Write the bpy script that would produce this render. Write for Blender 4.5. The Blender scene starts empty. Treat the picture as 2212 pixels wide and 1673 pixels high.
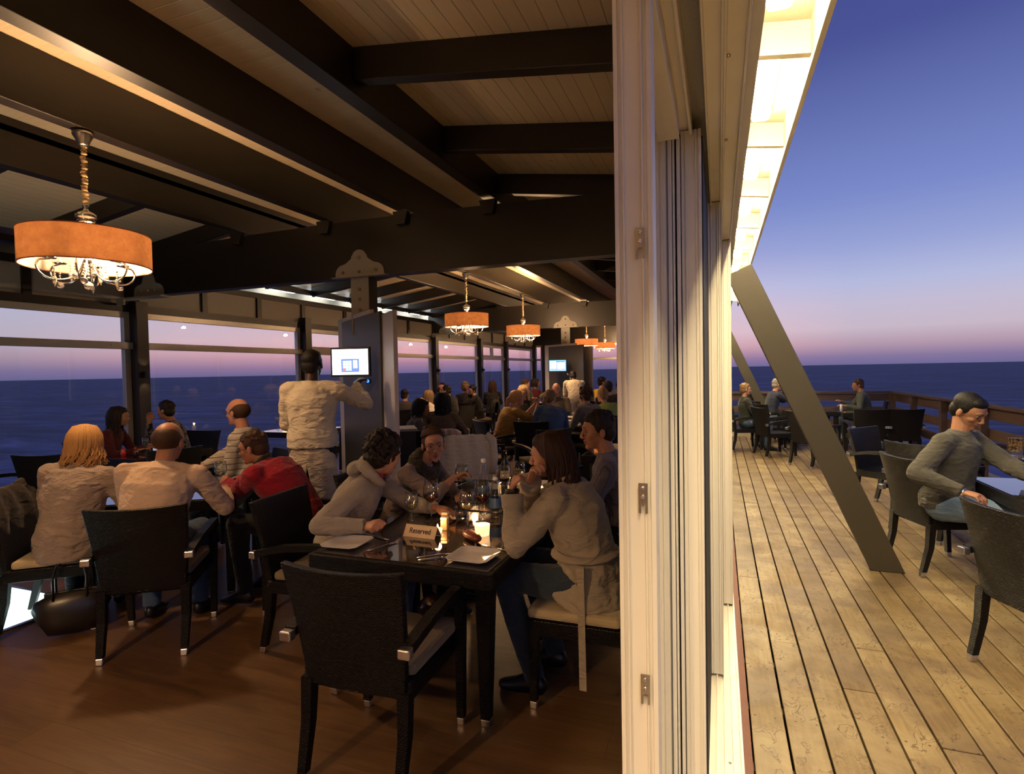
import bpy, bmesh, math, random
from mathutils import Vector, Matrix, noise
R = math.radians
sc = bpy.context.scene
COL = sc.collection
rnd = random.Random(7)

# ---------------------------------------------------------------- camera, world, exposure
CAM_F, CAM_H = 1220.0, 1.62
cam_data = bpy.data.cameras.new('camera')
cam = bpy.data.objects.new('camera', cam_data); COL.objects.link(cam)
cam_data.sensor_width = 36.0
cam_data.lens = CAM_F / 2212.0 * 36.0
cam_data.clip_start = 0.05; cam_data.clip_end = 9000
rot = Matrix(((0.93883235, 0.00780777, 0.34428601),
              (0.34385132, 0.03383514, -0.93841433),
              (-0.01897589, 0.99939693, 0.02908081)))
cam.matrix_world = Matrix.Translation((0, 0, CAM_H)) @ rot.to_4x4()
sc.camera = cam
sc.view_settings.view_transform = 'Standard'
sc.view_settings.look = 'None'
sc.view_settings.gamma = 1.0
sc.view_settings.use_curve_mapping = False
sc.view_settings.exposure = 0.0
sc.cycles.use_denoising = True
sc.cycles.max_bounces = 12
sc.cycles.transparent_max_bounces = 24
sc.cycles.sample_clamp_indirect = 6.0
sc.cycles.caustics_reflective = False
sc.cycles.caustics_refractive = False

def lin(c):
    return tuple((v / 255 / 12.92) if v / 255 <= 0.04045 else ((v / 255 + 0.055) / 1.055) ** 2.4 for v in c) + (1.0,)

wd = bpy.data.worlds.new('dusk_sky'); sc.world = wd; wd.use_nodes = True
nt = wd.node_tree; nt.nodes.clear()
tc = nt.nodes.new('ShaderNodeTexCoord')
sep = nt.nodes.new('ShaderNodeSeparateXYZ'); nt.links.new(tc.outputs['Generated'], sep.inputs[0])
rp = nt.nodes.new('ShaderNodeValToRGB'); nt.links.new(sep.outputs['Z'], rp.inputs[0])
stops = [(0.0, (112, 106, 152)), (0.012, (134, 118, 158)), (0.03, (180, 152, 172)), (0.055, (200, 184, 200)), (0.09, (196, 188, 212)),
         (0.125, (180, 186, 222)), (0.18, (150, 162, 214)), (0.25, (122, 138, 202)), (0.44, (74, 84, 150)), (0.9, (40, 44, 104))]
cr = rp.color_ramp
while len(cr.elements) > 1: cr.elements.remove(cr.elements[-1])
cr.elements[0].position = stops[0][0]; cr.elements[0].color = lin(stops[0][1])
for p, c in stops[1:]:
    e = cr.elements.new(p); e.color = lin(c)
# warmer afterglow towards the place where the sun went down (north-west of the building axis)
dt = nt.nodes.new('ShaderNodeVectorMath'); dt.operation = 'DOT_PRODUCT'
nt.links.new(tc.outputs['Generated'], dt.inputs[0]); dt.inputs[1].default_value = (-0.42, 0.9, 0)
mr = nt.nodes.new('ShaderNodeMapRange'); nt.links.new(dt.outputs['Value'], mr.inputs[0])
mr.inputs[1].default_value = 0.80; mr.inputs[2].default_value = 1.0; mr.inputs[3].default_value = 0.0; mr.inputs[4].default_value = 1.0
gz = nt.nodes.new('ShaderNodeValToRGB'); nt.links.new(sep.outputs['Z'], gz.inputs[0])
gz.color_ramp.elements[0].position = 0.0; gz.color_ramp.elements[0].color = (0.03, 0.004, 0.004, 1)
gz.color_ramp.elements[1].position = 0.22; gz.color_ramp.elements[1].color = (0, 0, 0, 1)
e = gz.color_ramp.elements.new(0.035); e.color = (0.40, 0.09, 0.04, 1)
e = gz.color_ramp.elements.new(0.09); e.color = (0.25, 0.06, 0.02, 1)
mx = nt.nodes.new('ShaderNodeMix'); mx.data_type = 'RGBA'; mx.blend_type = 'ADD'
nt.links.new(mr.outputs[0], mx.inputs[0]); nt.links.new(rp.outputs[0], mx.inputs[6]); nt.links.new(gz.outputs[0], mx.inputs[7])
bg = nt.nodes.new('ShaderNodeBackground'); nt.links.new(mx.outputs[2], bg.inputs[0]); bg.inputs[1].default_value = 1.0
wo = nt.nodes.new('ShaderNodeOutputWorld'); nt.links.new(bg.outputs[0], wo.inputs[0])

# ---------------------------------------------------------------- materials
MATS = {}
class NT:
    def __init__(s, name):
        s.m = bpy.data.materials.new(name); s.m.use_nodes = True
        s.t = s.m.node_tree; s.t.nodes.clear()
        s.out = s.n('ShaderNodeOutputMaterial')
    def n(s, typ, **kw):
        nd = s.t.nodes.new(typ)
        for k, v in kw.items():
            if k[0] == 'i' and k[1:].isdigit(): nd.inputs[int(k[1:])].default_value = v
            else: setattr(nd, k, v)
        return nd
    def l(s, a, b): s.t.links.new(a, b)
    def uv(s, scale=(1, 1, 1), rotz=0.0, obj=False):
        tcn = s.n('ShaderNodeTexCoord'); mp = s.n('ShaderNodeMapping')
        s.l(tcn.outputs['Object' if obj else 'UV'], mp.inputs[0]); mp.inputs['Scale'].default_value = scale; mp.inputs['Rotation'].default_value = (0, 0, rotz)
        return mp.outputs[0]
    def ramp(s, fac, stops, interp='LINEAR'):
        r = s.n('ShaderNodeValToRGB'); s.l(fac, r.inputs[0]); r.color_ramp.interpolation = interp
        els = r.color_ramp.elements
        els[0].position = stops[0][0]; els[0].color = c4(stops[0][1]); els[1].position = stops[-1][0]; els[1].color = c4(stops[-1][1])
        for p, c in stops[1:-1]:
            e = els.new(p); e.color = c4(c)
        return r.outputs[0]
    def mix(s, fac, a, b, blend='MIX'):
        m = s.n('ShaderNodeMix'); m.data_type = 'RGBA'; m.blend_type = blend
        for i, v in ((0, fac), (6, a), (7, b)):
            if isinstance(v, bpy.types.NodeSocket): s.l(v, m.inputs[i])
            else: m.inputs[i].default_value = v if i == 0 else c4(v)
        return m.outputs[2]
    def bump(s, h, strength=0.3, dist=0.01):
        b = s.n('ShaderNodeBump'); b.inputs['Strength'].default_value = strength; b.inputs['Distance'].default_value = dist
        s.l(h, b.inputs['Height']); return b.outputs[0]
    def pr(s, col, rough=0.5, metal=0.0, normal=None, **kw):
        p = s.n('ShaderNodeBsdfPrincipled')
        if isinstance(col, bpy.types.NodeSocket): s.l(col, p.inputs['Base Color'])
        else: p.inputs['Base Color'].default_value = c4(col)
        if isinstance(rough, bpy.types.NodeSocket): s.l(rough, p.inputs['Roughness'])
        else: p.inputs['Roughness'].default_value = rough
        p.inputs['Metallic'].default_value = metal
        if normal is not None: s.l(normal, p.inputs['Normal'])
        for k, v in kw.items(): p.inputs[k.replace('_', ' ')].default_value = v
        return p
    def done(s, sh):
        s.l(sh.outputs[0] if hasattr(sh, 'outputs') else sh, s.out.inputs[0]); return s.m
def c4(c):
    if isinstance(c, (int, float)): return (c, c, c, 1)
    return tuple(c) if len(c) == 4 else tuple(c) + (1,)
def mat(name, fn):
    if name not in MATS: MATS[name] = fn(NT(name))
    return MATS[name]
def plain(name, col, rough=0.5, metal=0.0, bump=0.0, scale=80.0, **kw):
    def f(t):
        nz = t.n('ShaderNodeTexNoise'); t.l(t.uv(obj=True), nz.inputs['Vector']); nz.inputs['Scale'].default_value = scale; nz.inputs['Detail'].default_value = 3
        cc = t.mix(nz.outputs[0], tuple(v * 0.86 for v in col[:3]), tuple(min(1, v * 1.12) for v in col[:3]))
        nm = t.bump(nz.outputs[0], bump, 0.004) if bump else None
        return t.done(t.pr(cc, rough, metal, nm, **kw))
    return mat(name, f)
def fabric(name, col, weave=900.0, wrinkle=0.35, rough=0.9, pattern=None):
    def f(t):
        ob = t.uv(obj=True)
        n1 = t.n('ShaderNodeTexNoise'); t.l(t.uv((1, 1, 2.2), obj=True), n1.inputs['Vector']); n1.inputs['Scale'].default_value = 9; n1.inputs['Detail'].default_value = 4; n1.inputs['Distortion'].default_value = 0.8
        n2 = t.n('ShaderNodeTexNoise'); t.l(ob, n2.inputs['Vector']); n2.inputs['Scale'].default_value = weave
        cc = t.mix(n2.outputs[0], tuple(v * 0.8 for v in col[:3]), tuple(min(1, v * 1.18) for v in col[:3]))
        if pattern: cc = pattern(t, ob, cc)
        b1 = t.bump(n1.outputs[0], wrinkle, 0.05)
        return t.done(t.pr(cc, rough, 0, b1, Sheen_Weight=0.15, Specular_IOR_Level=0.2))
    return mat(name, f)

def m_glow(name, col, strength):
    def f(t):
        e = t.n('ShaderNodeEmission'); e.inputs[0].default_value = c4(col); e.inputs[1].default_value = strength
        return t.done(e)
    return mat(name, f)
def m_pane(t):
    tr = t.n('ShaderNodeBsdfTransparent'); tr.inputs[0].default_value = (0.93, 0.95, 0.95, 1)
    gl = t.n('ShaderNodeBsdfGlossy'); gl.inputs['Roughness'].default_value = 0.0; gl.inputs[0].default_value = (1, 1, 1, 1)
    fr = t.n('ShaderNodeFresnel'); fr.inputs[0].default_value = 1.45
    ge = t.n('ShaderNodeNewGeometry'); iv = t.n('ShaderNodeMath', operation='SUBTRACT'); iv.inputs[0].default_value = 1.0; t.l(ge.outputs['Backfacing'], iv.inputs[1])
    mm = t.n('ShaderNodeMath', operation='MULTIPLY'); t.l(fr.outputs[0], mm.inputs[0]); t.l(iv.outputs[0], mm.inputs[1])
    mxs = t.n('ShaderNodeMixShader'); t.l(mm.outputs[0], mxs.inputs[0]); t.l(tr.outputs[0], mxs.inputs[1]); t.l(gl.outputs[0], mxs.inputs[2])
    return t.done(mxs)
def m_stem(t):        # thin blown glass: clear face on, bright at the edge
    tr = t.n('ShaderNodeBsdfTransparent'); tr.inputs[0].default_value = (0.94, 0.95, 0.93, 1)
    gl = t.n('ShaderNodeBsdfGlossy'); gl.inputs['Roughness'].default_value = 0.02
    lw = t.n('ShaderNodeLayerWeight'); lw.inputs[0].default_value = 0.35
    mr_ = t.n('ShaderNodeMapRange'); t.l(lw.outputs['Facing'], mr_.inputs[0]); mr_.inputs[1].default_value = 0.1; mr_.inputs[2].default_value = 1.0; mr_.inputs[3].default_value = 0.07; mr_.inputs[4].default_value = 0.75
    mxs = t.n('ShaderNodeMixShader'); t.l(mr_.outputs[0], mxs.inputs[0]); t.l(tr.outputs[0], mxs.inputs[1]); t.l(gl.outputs[0], mxs.inputs[2])
    return t.done(mxs)
PANE = mat('window_glass', m_pane); STEM = mat('blown_glass', m_stem)
def m_board(axis):
    def f(t):     # tongue-and-groove lining, pale limed pine
        tcn = t.n('ShaderNodeTexCoord'); sp = t.n('ShaderNodeSeparateXYZ'); t.l(tcn.outputs['Object'], sp.inputs[0])
        a = t.n('ShaderNodeMath', operation='MULTIPLY'); t.l(sp.outputs['X' if axis == 'x' else 'Y'], a.inputs[0]); a.inputs[1].default_value = 1 / 0.105
        fr = t.n('ShaderNodeMath', operation='FRACT'); t.l(a.outputs[0], fr.inputs[0])
        fl = t.n('ShaderNodeMath', operation='FLOOR'); t.l(a.outputs[0], fl.inputs[0])
        wn = t.n('ShaderNodeTexWhiteNoise', noise_dimensions='1D'); t.l(fl.outputs[0], wn.inputs['W'])
        groove = t.ramp(fr.outputs[0], [(0.0, 0.25), (0.04, 1.0), (0.96, 1.0), (1.0, 0.25)])
        nz = t.n('ShaderNodeTexNoise'); t.l(t.uv((14, 1.6, 4) if axis == 'x' else (1.6, 14, 4), obj=True), nz.inputs['Vector']); nz.inputs['Scale'].default_value = 3; nz.inputs['Detail'].default_value = 5
        vo = t.n('ShaderNodeTexVoronoi'); t.l(t.uv((1.6, 1.1, 1), obj=True), vo.inputs['Vector']); vo.inputs['Scale'].default_value = 1.5
        knot = t.ramp(vo.outputs['Distance'], [(0.0, 0.35), (0.035, 0.45), (0.055, 1.0), (1.0, 1.0)])
        c = t.mix(nz.outputs[0], (0.62, 0.48, 0.32), (0.82, 0.68, 0.48))
        c = t.mix(wn.outputs[0], c, (0.76, 0.61, 0.42)); 
        c = t.mix(0.5, c, knot, 'MULTIPLY'); c = t.mix(groove, (0.92, 0.82, 0.66) if axis == 'y' else (0.36, 0.27, 0.17), c)
        return t.done(t.pr(c, 0.45, 0, t.bump(groove, 0.6, 0.006)))
    return f
BOARD_X = mat('lining_boards_lengthwise', m_board('x')); BOARD_Y = mat('lining_boards_crosswise', m_board('y'))
def m_beam(t):
    nz = t.n('ShaderNodeTexNoise'); t.l(t.uv((1, 14, 1)), nz.inputs['Vector']); nz.inputs['Scale'].default_value = 6; nz.inputs['Detail'].default_value = 5
    c = t.mix(nz.outputs[0], (0.007, 0.005, 0.0035), (0.016, 0.011, 0.007))
    return t.done(t.pr(c, 0.42, 0, t.bump(nz.outputs[0], 0.08, 0.003)))
BEAM = mat('dark_stained_beam', m_beam)
def m_floor(t):
    v = t.uv(obj=True)
    br = t.n('ShaderNodeTexBrick'); t.l(v, br.inputs['Vector']); br.offset = 0.37
    br.inputs['Scale'].default_value = 1.0; br.inputs['Brick Width'].default_value = 1.25; br.inputs['Row Height'].default_value = 0.19
    br.inputs['Mortar Size'].default_value = 0.0012; br.inputs['Mortar Smooth'].default_value = 0.1
    br.inputs['Color1'].default_value = (0, 0, 0, 1); br.inputs['Color2'].default_value = (1, 1, 1, 1); br.inputs['Mortar'].default_value = (0.5, 0.5, 0.5, 1)
    g = t.n('ShaderNodeTexNoise'); t.l(t.uv((1.1, 9, 1), obj=True), g.inputs['Vector']); g.inputs['Scale'].default_value = 2.2; g.inputs['Detail'].default_value = 8; g.inputs['Distortion'].default_value = 1.1
    w = t.n('ShaderNodeTexWave'); t.l(t.uv((0.35, 3.2, 1), obj=True), w.inputs['Vector']); w.bands_direction = 'Y'; w.inputs['Scale'].default_value = 5; w.inputs['Distortion'].default_value = 9; w.inputs['Detail'].default_value = 3; w.inputs['Detail Scale'].default_value = 1.2
    c = t.ramp(g.outputs[0], [(0.25, (0.07, 0.034, 0.011)), (0.5, (0.118, 0.060, 0.021)), (0.75, (0.18, 0.098, 0.037))])
    c = t.mix(0.42, c, t.ramp(w.outputs[0], [(0.0, 0.55), (0.5, 1.0), (1.0, 0.9)]), 'MULTIPLY')
    c = t.mix(0.35, c, t.mix(br.outputs['Color'], (0.062, 0.034, 0.014), (0.15, 0.088, 0.042)))
    c = t.mix(br.outputs['Fac'], c, (0.05, 0.03, 0.015))
    r = t.ramp(g.outputs[0], [(0.0, 0.34), (1.0, 0.5)])
    return t.done(t.pr(c, r, 0, t.bump(g.outputs[0], 0.05, 0.002)))
FLOOR = mat('oak_laminate_floor', m_floor)
def m_deck(t):
    ob = t.uv(obj=True)
    gi = t.n('ShaderNodeNewGeometry')
    g = t.n('ShaderNodeTexNoise'); t.l(t.uv((22, 1.2, 1), obj=True), g.inputs['Vector']); g.inputs['Scale'].default_value = 2.5; g.inputs['Detail'].default_value = 8
    big = t.n('ShaderNodeTexNoise'); t.l(ob, big.inputs['Vector']); big.inputs['Scale'].default_value = 3.2; big.inputs['Detail'].default_value = 6; big.inputs['Roughness'].default_value = 0.65; big.inputs['Distortion'].default_value = 0.6
    # salt rings left by drying water: thin contour lines of a warped noise
    ring = t.n('ShaderNodeTexNoise'); t.l(t.uv((1.25, 0.8, 1), obj=True), ring.inputs['Vector']); ring.inputs['Scale'].default_value = 9; ring.inputs['Detail'].default_value = 3; ring.inputs['Distortion'].default_value = 0.5
    line = t.ramp(ring.outputs[0], [(0.0, 0.0), (0.545, 0.0), (0.56, 1.0), (0.575, 0.0), (0.615, 0.0), (0.628, 0.8), (0.64, 0.0), (1.0, 0.0)])
    patch = t.ramp(big.outputs[0], [(0.36, 0.0), (0.5, 1.0)])
    c = t.ramp(g.outputs[0], [(0.2, (0.17, 0.11, 0.046)), (0.5, (0.25, 0.175, 0.08)), (0.8, (0.33, 0.245, 0.115))])
    c = t.mix(t.ramp(big.outputs[0], [(0.42, 0.0), (0.62, 0.85)]), c, (0.36, 0.28, 0.15))
    c = t.mix(gi.outputs['Random Per Island'], t.mix(1.0, c, (0.60, 0.55, 0.50), 'MULTIPLY'), c)
    lm = t.n('ShaderNodeMath', operation='MULTIPLY'); t.l(line, lm.inputs[0]); t.l(patch, lm.inputs[1])
    c = t.mix(lm.outputs[0], c, (0.09, 0.045, 0.015))
    dk = t.n('ShaderNodeTexNoise'); t.l(ob, dk.inputs['Vector']); dk.inputs['Scale'].default_value = 2.6; dk.inputs['Detail'].default_value = 5
    c = t.mix(t.ramp(dk.outputs[0], [(0.48, 0.0), (0.62, 0.7)]), c, (0.13, 0.085, 0.05))
    # nail heads in pairs on the joists
    sp = t.n('ShaderNodeSeparateXYZ'); tcn = t.n('ShaderNodeTexCoord'); t.l(tcn.outputs['Object'], sp.inputs[0])
    def cell(sock, per, off):
        a = t.n('ShaderNodeMath', operation='SUBTRACT'); t.l(sock, a.inputs[0]); a.inputs[1].default_value = off
        b = t.n('ShaderNodeMath', operation='PINGPONG'); t.l(a.outputs[0], b.inputs[0]); b.inputs[1].default_value = per / 2
        return b.outputs[0]
    px_ = cell(sp.outputs['X'], 0.085, 0.145); py_ = cell(sp.outputs['Y'], 0.45, 0.1)
    h = t.n('ShaderNodeMath', operation='POWER'); t.l(px_, h.inputs[0]); h.inputs[1].default_value = 2
    h2 = t.n('ShaderNodeMath', operation='POWER'); t.l(py_, h2.inputs[0]); h2.inputs[1].default_value = 2
    h3 = t.n('ShaderNodeMath', operation='ADD'); t.l(h.outputs[0], h3.inputs[0]); t.l(h2.outputs[0], h3.inputs[1])
    nail = t.n('ShaderNodeMath', operation='LESS_THAN'); t.l(h3.outputs[0], nail.inputs[0]); nail.inputs[1].default_value = 0.0055 ** 2
    c = t.mix(nail.outputs[0], c, (0.07, 0.05, 0.03))
    return t.done(t.pr(c, t.ramp(patch, [(0.0, 0.62), (1.0, 0.5)]), 0, t.bump(g.outputs[0], 0.12, 0.004)))
DECK = mat('weathered_deck_boards', m_deck)
def m_white(t):
    nz = t.n('ShaderNodeTexNoise'); t.l(t.uv((1, 1, 0.2), obj=True), nz.inputs['Vector']); nz.inputs['Scale'].default_value = 7; nz.inputs['Detail'].default_value = 6
    c = t.mix(t.ramp(nz.outputs[0], [(0.35, 0.0), (0.8, 0.5)]), (0.86, 0.81, 0.70), (0.79, 0.71, 0.56))
    return t.done(t.pr(c, 0.38))
WHITE = mat('white_powder_coated_aluminium', m_white)
ALU = plain('champagne_window_frame', (0.50, 0.47, 0.42), 0.35, 0.35)
PAINT = plain('white_painted_timber', (0.42, 0.37, 0.28), 0.55)
PANELW = plain('cream_infill_panel', (0.34, 0.31, 0.27), 0.6)
PLATE = plain('cream_steel_plate', (0.30, 0.28, 0.25), 0.5)
STEEL = plain('dark_brushed_steel', (0.055, 0.052, 0.042), 0.4, 0.2)
PALEP = plain('pale_lilac_panel', (0.50, 0.47, 0.50), 0.5)
BRASS = plain('brass_bolt', (0.30, 0.22, 0.10), 0.35, 0.9)
CHROME = plain('polished_chrome', (0.85, 0.80, 0.72), 0.12, 1.0)
NICKEL = plain('worn_nickel', (0.62, 0.56, 0.46), 0.25, 1.0)
SATIN = plain('satin_aluminium_cap', (0.78, 0.76, 0.74), 0.3, 1.0)
BLACKP = plain('black_plastic', (0.01, 0.01, 0.011), 0.35)
RUBBER = plain('black_rubber_gasket', (0.008, 0.008, 0.008), 0.7)
POST = plain('olive_grey_post_paint', (0.055, 0.045, 0.026), 0.45)
def m_rail(t):
    nz = t.n('ShaderNodeTexNoise'); t.l(t.uv((2, 20, 1)), nz.inputs['Vector']); nz.inputs['Scale'].default_value = 3; nz.inputs['Detail'].default_value = 6
    c = t.mix(nz.outputs[0], (0.04, 0.02, 0.014), (0.12, 0.068, 0.048))
    return t.done(t.pr(c, 0.6, 0, t.bump(nz.outputs[0], 0.15, 0.004)))
RAIL = mat('reddish_hardwood_rail', m_rail)
def m_wicker(t):
    v = t.uv()
    br = t.n('ShaderNodeTexBrick'); t.l(v, br.inputs['Vector']); br.offset = 0.5
    br.inputs['Scale'].default_value = 1.0; br.inputs['Brick Width'].default_value = 0.017; br.inputs['Row Height'].default_value = 0.0078
    br.inputs['Mortar Size'].default_value = 0.0022; br.inputs['Mortar Smooth'].default_value = 1.0; br.inputs['Bias'].default_value = 0
    br.inputs['Color1'].default_value = (0.006, 0.0045, 0.0045, 1); br.inputs['Color2'].default_value = (0.012, 0.009, 0.008, 1); br.inputs['Mortar'].default_value = (0.002, 0.002, 0.002, 1)
    inv = t.n('ShaderNodeMath', operation='SUBTRACT'); inv.inputs[0].default_value = 1; t.l(br.outputs['Fac'], inv.inputs[1])
    return t.done(t.pr(br.outputs['Color'], 0.42, 0, t.bump(inv.outputs[0], 1.0, 0.007), Specular_IOR_Level=0.33))
WICKER = mat('dark_woven_wicker', m_wicker)

# ---------------------------------------------------------------- mesh builder
class MB:
    def __init__(s): s.v = []; s.f = []; s.sm = []; s.uvs = {}; s.mi = []
    def add(s, vs, fs, smooth=False, M=None):
        o = len(s.v)
        s.v += [tuple((M @ Vector(p)) if M is not None else p) for p in vs]
        for f in fs: s.f.append(tuple(i + o for i in f)); s.sm.append(smooth)
        return s
    def box(s, x0, x1, y0, y1, z0, z1, M=None):
        vs = [(x0, y0, z0), (x1, y0, z0), (x1, y1, z0), (x0, y1, z0), (x0, y0, z1), (x1, y0, z1), (x1, y1, z1), (x0, y1, z1)]
        return s.add(vs, [(0, 3, 2, 1), (4, 5, 6, 7), (0, 1, 5, 4), (1, 2, 6, 5), (2, 3, 7, 6), (3, 0, 4, 7)], False, M)
    def hexa(s, a, b):      # two quads (bottom, top) of 4 points, ccw seen from above
        return s.add(list(a) + list(b), [(0, 3, 2, 1), (4, 5, 6, 7), (0, 1, 5, 4), (1, 2, 6, 5), (2, 3, 7, 6), (3, 0, 4, 7)])
    def bar(s, p, q, w, h, up=(0, 0, 1), w2=None, h2=None):
        p = Vector(p); q = Vector(q); d = (q - p).normalized(); r = d.cross(Vector(up))
        if r.length < 1e-4: r = d.cross(Vector((0, 1, 0)))
        r.normalize(); u = r.cross(d)
        def ring(c, w, h): return [c - r * w / 2 - u * h / 2, c + r * w / 2 - u * h / 2, c + r * w / 2 + u * h / 2, c - r * w / 2 + u * h / 2]
        a = ring(p, w, h); b = ring(q, w2 or w, h2 or h)
        return s.add([tuple(x) for x in a + b], [(0, 1, 2, 3), (7, 6, 5, 4), (0, 4, 5, 1), (1, 5, 6, 2), (2, 6, 7, 3), (3, 7, 4, 0)])
    def prism(s, poly, z0, z1, M=None):     # poly ccw in xy
        n = len(poly); vs = [(x, y, z0) for x, y in poly] + [(x, y, z1) for x, y in poly]
        fs = [tuple(range(n - 1, -1, -1)), tuple(range(n, 2 * n))] + [(i, (i + 1) % n, (i + 1) % n + n, i + n) for i in range(n)]
        return s.add(vs, fs, False, M)
    def lathe(s, prof, n=24, c=(0, 0, 0), M=None, close=False, smooth=True):
        vs = []; fs = []; m = len(prof)
        for r, z in prof:
            for k in range(n):
                a = 2 * math.pi * k / n; vs.append((c[0] + r * math.cos(a), c[1] + r * math.sin(a), c[2] + z))
        for j in range(m - 1 + (1 if close else 0)):
            j2 = (j + 1) % m
            for k in range(n):
                k2 = (k + 1) % n
                fs.append((j * n + k, j * n + k2, j2 * n + k2, j2 * n + k))
        return s.add(vs, fs, smooth, M)
    def tube(s, pts, rad, n=8, caps=True, flat=None, M=None, smooth=True):   # rad number/list/(rx,ry) list
        pts = [Vector(p) for p in pts]; m = len(pts); vs = []; fs = []
        if not isinstance(rad, (list, tuple)): rad = [rad] * m
        ref = Vector(flat) if flat else None
        prev = None
        for i, p in enumerate(pts):
            d = (pts[min(i + 1, m - 1)] - pts[max(i - 1, 0)]).normalized()
            if ref is not None: r = ref - d * ref.dot(d)
            elif prev is None:
                r = d.orthogonal()
            else: r = prev - d * prev.dot(d)
            if r.length < 1e-5: r = d.orthogonal()
            r.normalize(); prev = r; u = d.cross(r)
            ra = rad[i]; rx, ry = ra if isinstance(ra, (list, tuple)) else (ra, ra)
            for k in range(n):
                a = 2 * math.pi * k / n; vs.append(tuple(p + r * rx * math.cos(a) + u * ry * math.sin(a)))
        for i in range(m - 1):
            for k in range(n):
                k2 = (k + 1) % n; fs.append((i * n + k, i * n + k2, (i + 1) * n + k2, (i + 1) * n + k))
        if caps: fs.append(tuple(range(n - 1, -1, -1))); fs.append(tuple((m - 1) * n + k for k in range(n)))
        return s.add(vs, fs, smooth, M)
    def ball(s, c, r, n=16, m=10, M=None):
        rx, ry, rz = r if isinstance(r, (list, tuple)) else (r, r, r)
        vs = [(c[0], c[1], c[2] - rz)]; fs = []
        for j in range(1, m):
            t = math.pi * j / m - math.pi / 2
            for k in range(n):
                a = 2 * math.pi * k / n; vs.append((c[0] + rx * math.cos(t) * math.cos(a), c[1] + ry * math.cos(t) * math.sin(a), c[2] + rz * math.sin(t)))
        vs.append((c[0], c[1], c[2] + rz)); L = len(vs) - 1
        for k in range(n):
            k2 = (k + 1) % n; fs.append((0, 1 + k2, 1 + k)); fs.append((L, L - n + k, L - n + k2))
            for j in range(m - 2): fs.append((1 + j * n + k, 1 + j * n + k2, 1 + (j + 1) * n + k2, 1 + (j + 1) * n + k))
        return s.add(vs, fs, True, M)
    def caps(s, p, q, r0, r1, n=12):     # tapered capsule with round ends
        p = Vector(p); q = Vector(q); d = (q - p); L = d.length; d.normalize()
        pts = []; rr = []
        for t in (-0.98, -0.8, -0.45): pts.append(p + d * r0 * t); rr.append(r0 * math.sqrt(1 - t * t))
        pts.append(p); rr.append(r0); pts.append(q); rr.append(r1)
        for t in (0.45, 0.8, 0.98): pts.append(q + d * r1 * t); rr.append(r1 * math.sqrt(1 - t * t))
        return s.tube(pts, rr, n)
    def build(s, name, m, parent=None, bevel=0.0, world=False, subsurf=0, mods=None):
        me = bpy.data.meshes.new(name); me.from_pydata(s.v, [], s.f)
        me.polygons.foreach_set('use_smooth', s.sm)
        uvl = me.uv_layers.new(name='UVMap')
        for p in me.polygons:
            nx, ny, nz = abs(p.normal.x), abs(p.normal.y), abs(p.normal.z)
            for li in p.loop_indices:
                co = me.vertices[me.loops[li].vertex_index].co
                if nz >= nx and nz >= ny: uvl.data[li].uv = (co.x, co.y)
                elif nx > ny: uvl.data[li].uv = (co.y, co.z)
                else: uvl.data[li].uv = (co.x, co.z)
        for mm in (m if isinstance(m, (list, tuple)) else [m]): me.materials.append(mm)
        ob = bpy.data.objects.new(name, me); COL.objects.link(ob)
        if parent is not None: ob.parent = parent
        if bevel:
            b = ob.modifiers.new('bevel', 'BEVEL'); b.width = bevel; b.segments = 2; b.limit_method = 'ANGLE'; b.angle_limit = R(40)
        if subsurf:
            b = ob.modifiers.new('subsurf', 'SUBSURF'); b.levels = subsurf; b.render_levels = subsurf
        return ob

def tag(o, label=None, cat=None, group=None, kind=None):
    if label: o['label'] = label
    if cat: o['category'] = cat
    if group: o['group'] = group
    if kind: o['kind'] = kind
    return o
def struct(name, mb, m, **k): return tag(mb.build(name, m, **k), kind='structure')
def empty(name, loc, rz=0.0):
    o = bpy.data.objects.new(name, None); COL.objects.link(o); o.location = loc; o.rotation_euler = (0, 0, rz); o.empty_display_size = 0.1
    return o
def copy_tree(o, parent=None):
    c = o.copy(); COL.objects.link(c)
    if parent is not None: c.parent = parent
    for ch in KIDS.get(o.name, []) or [x for x in o.children]:
        copy_tree(ch, c)
    return c
KIDS = {}
def place(o, x, y, z=0.0, rz=0.0):
    o.location = (x, y, z); o.rotation_euler = (0, 0, rz); return o
# ---------------------------------------------------------------- the shell of the building
XW, XR = -7.45, -0.10          # glazed sea wall, doorway line
mb = MB().box(XW - 0.15, -0.04, -3.5, 23.2, -0.12, 0.0)
struct('floor', mb, FLOOR)
# deck boards
mb = MB(); x = 0.125; k = 0
while x < 3.62:
    y = -2.5 - rnd.random() * 2
    while y < 14.1:
        L = rnd.choice((1.8, 2.4, 2.7, 3.0, 3.6)); y1 = min(y + L, 14.1); dz = rnd.uniform(-0.0015, 0.0015)
        mb.box(x, x + 0.140, y, y1 - 0.004, -0.032 + dz, dz)
        y = y1
    x += 0.1490; k += 1
deck = struct('floor_deck', mb, DECK, bevel=0.003)
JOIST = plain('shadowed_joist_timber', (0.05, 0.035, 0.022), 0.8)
mb = MB()
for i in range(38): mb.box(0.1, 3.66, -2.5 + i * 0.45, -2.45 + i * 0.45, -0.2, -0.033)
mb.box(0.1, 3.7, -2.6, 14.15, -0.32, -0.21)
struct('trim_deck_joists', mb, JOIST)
SILLRED = plain('red_brown_sill_timber', (0.16, 0.05, 0.03), 0.6)
struct('trim_deck_edge', MB().box(0.085, 0.118, -2.5, 14.1, -0.2, -0.004), SILLRED)

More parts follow.
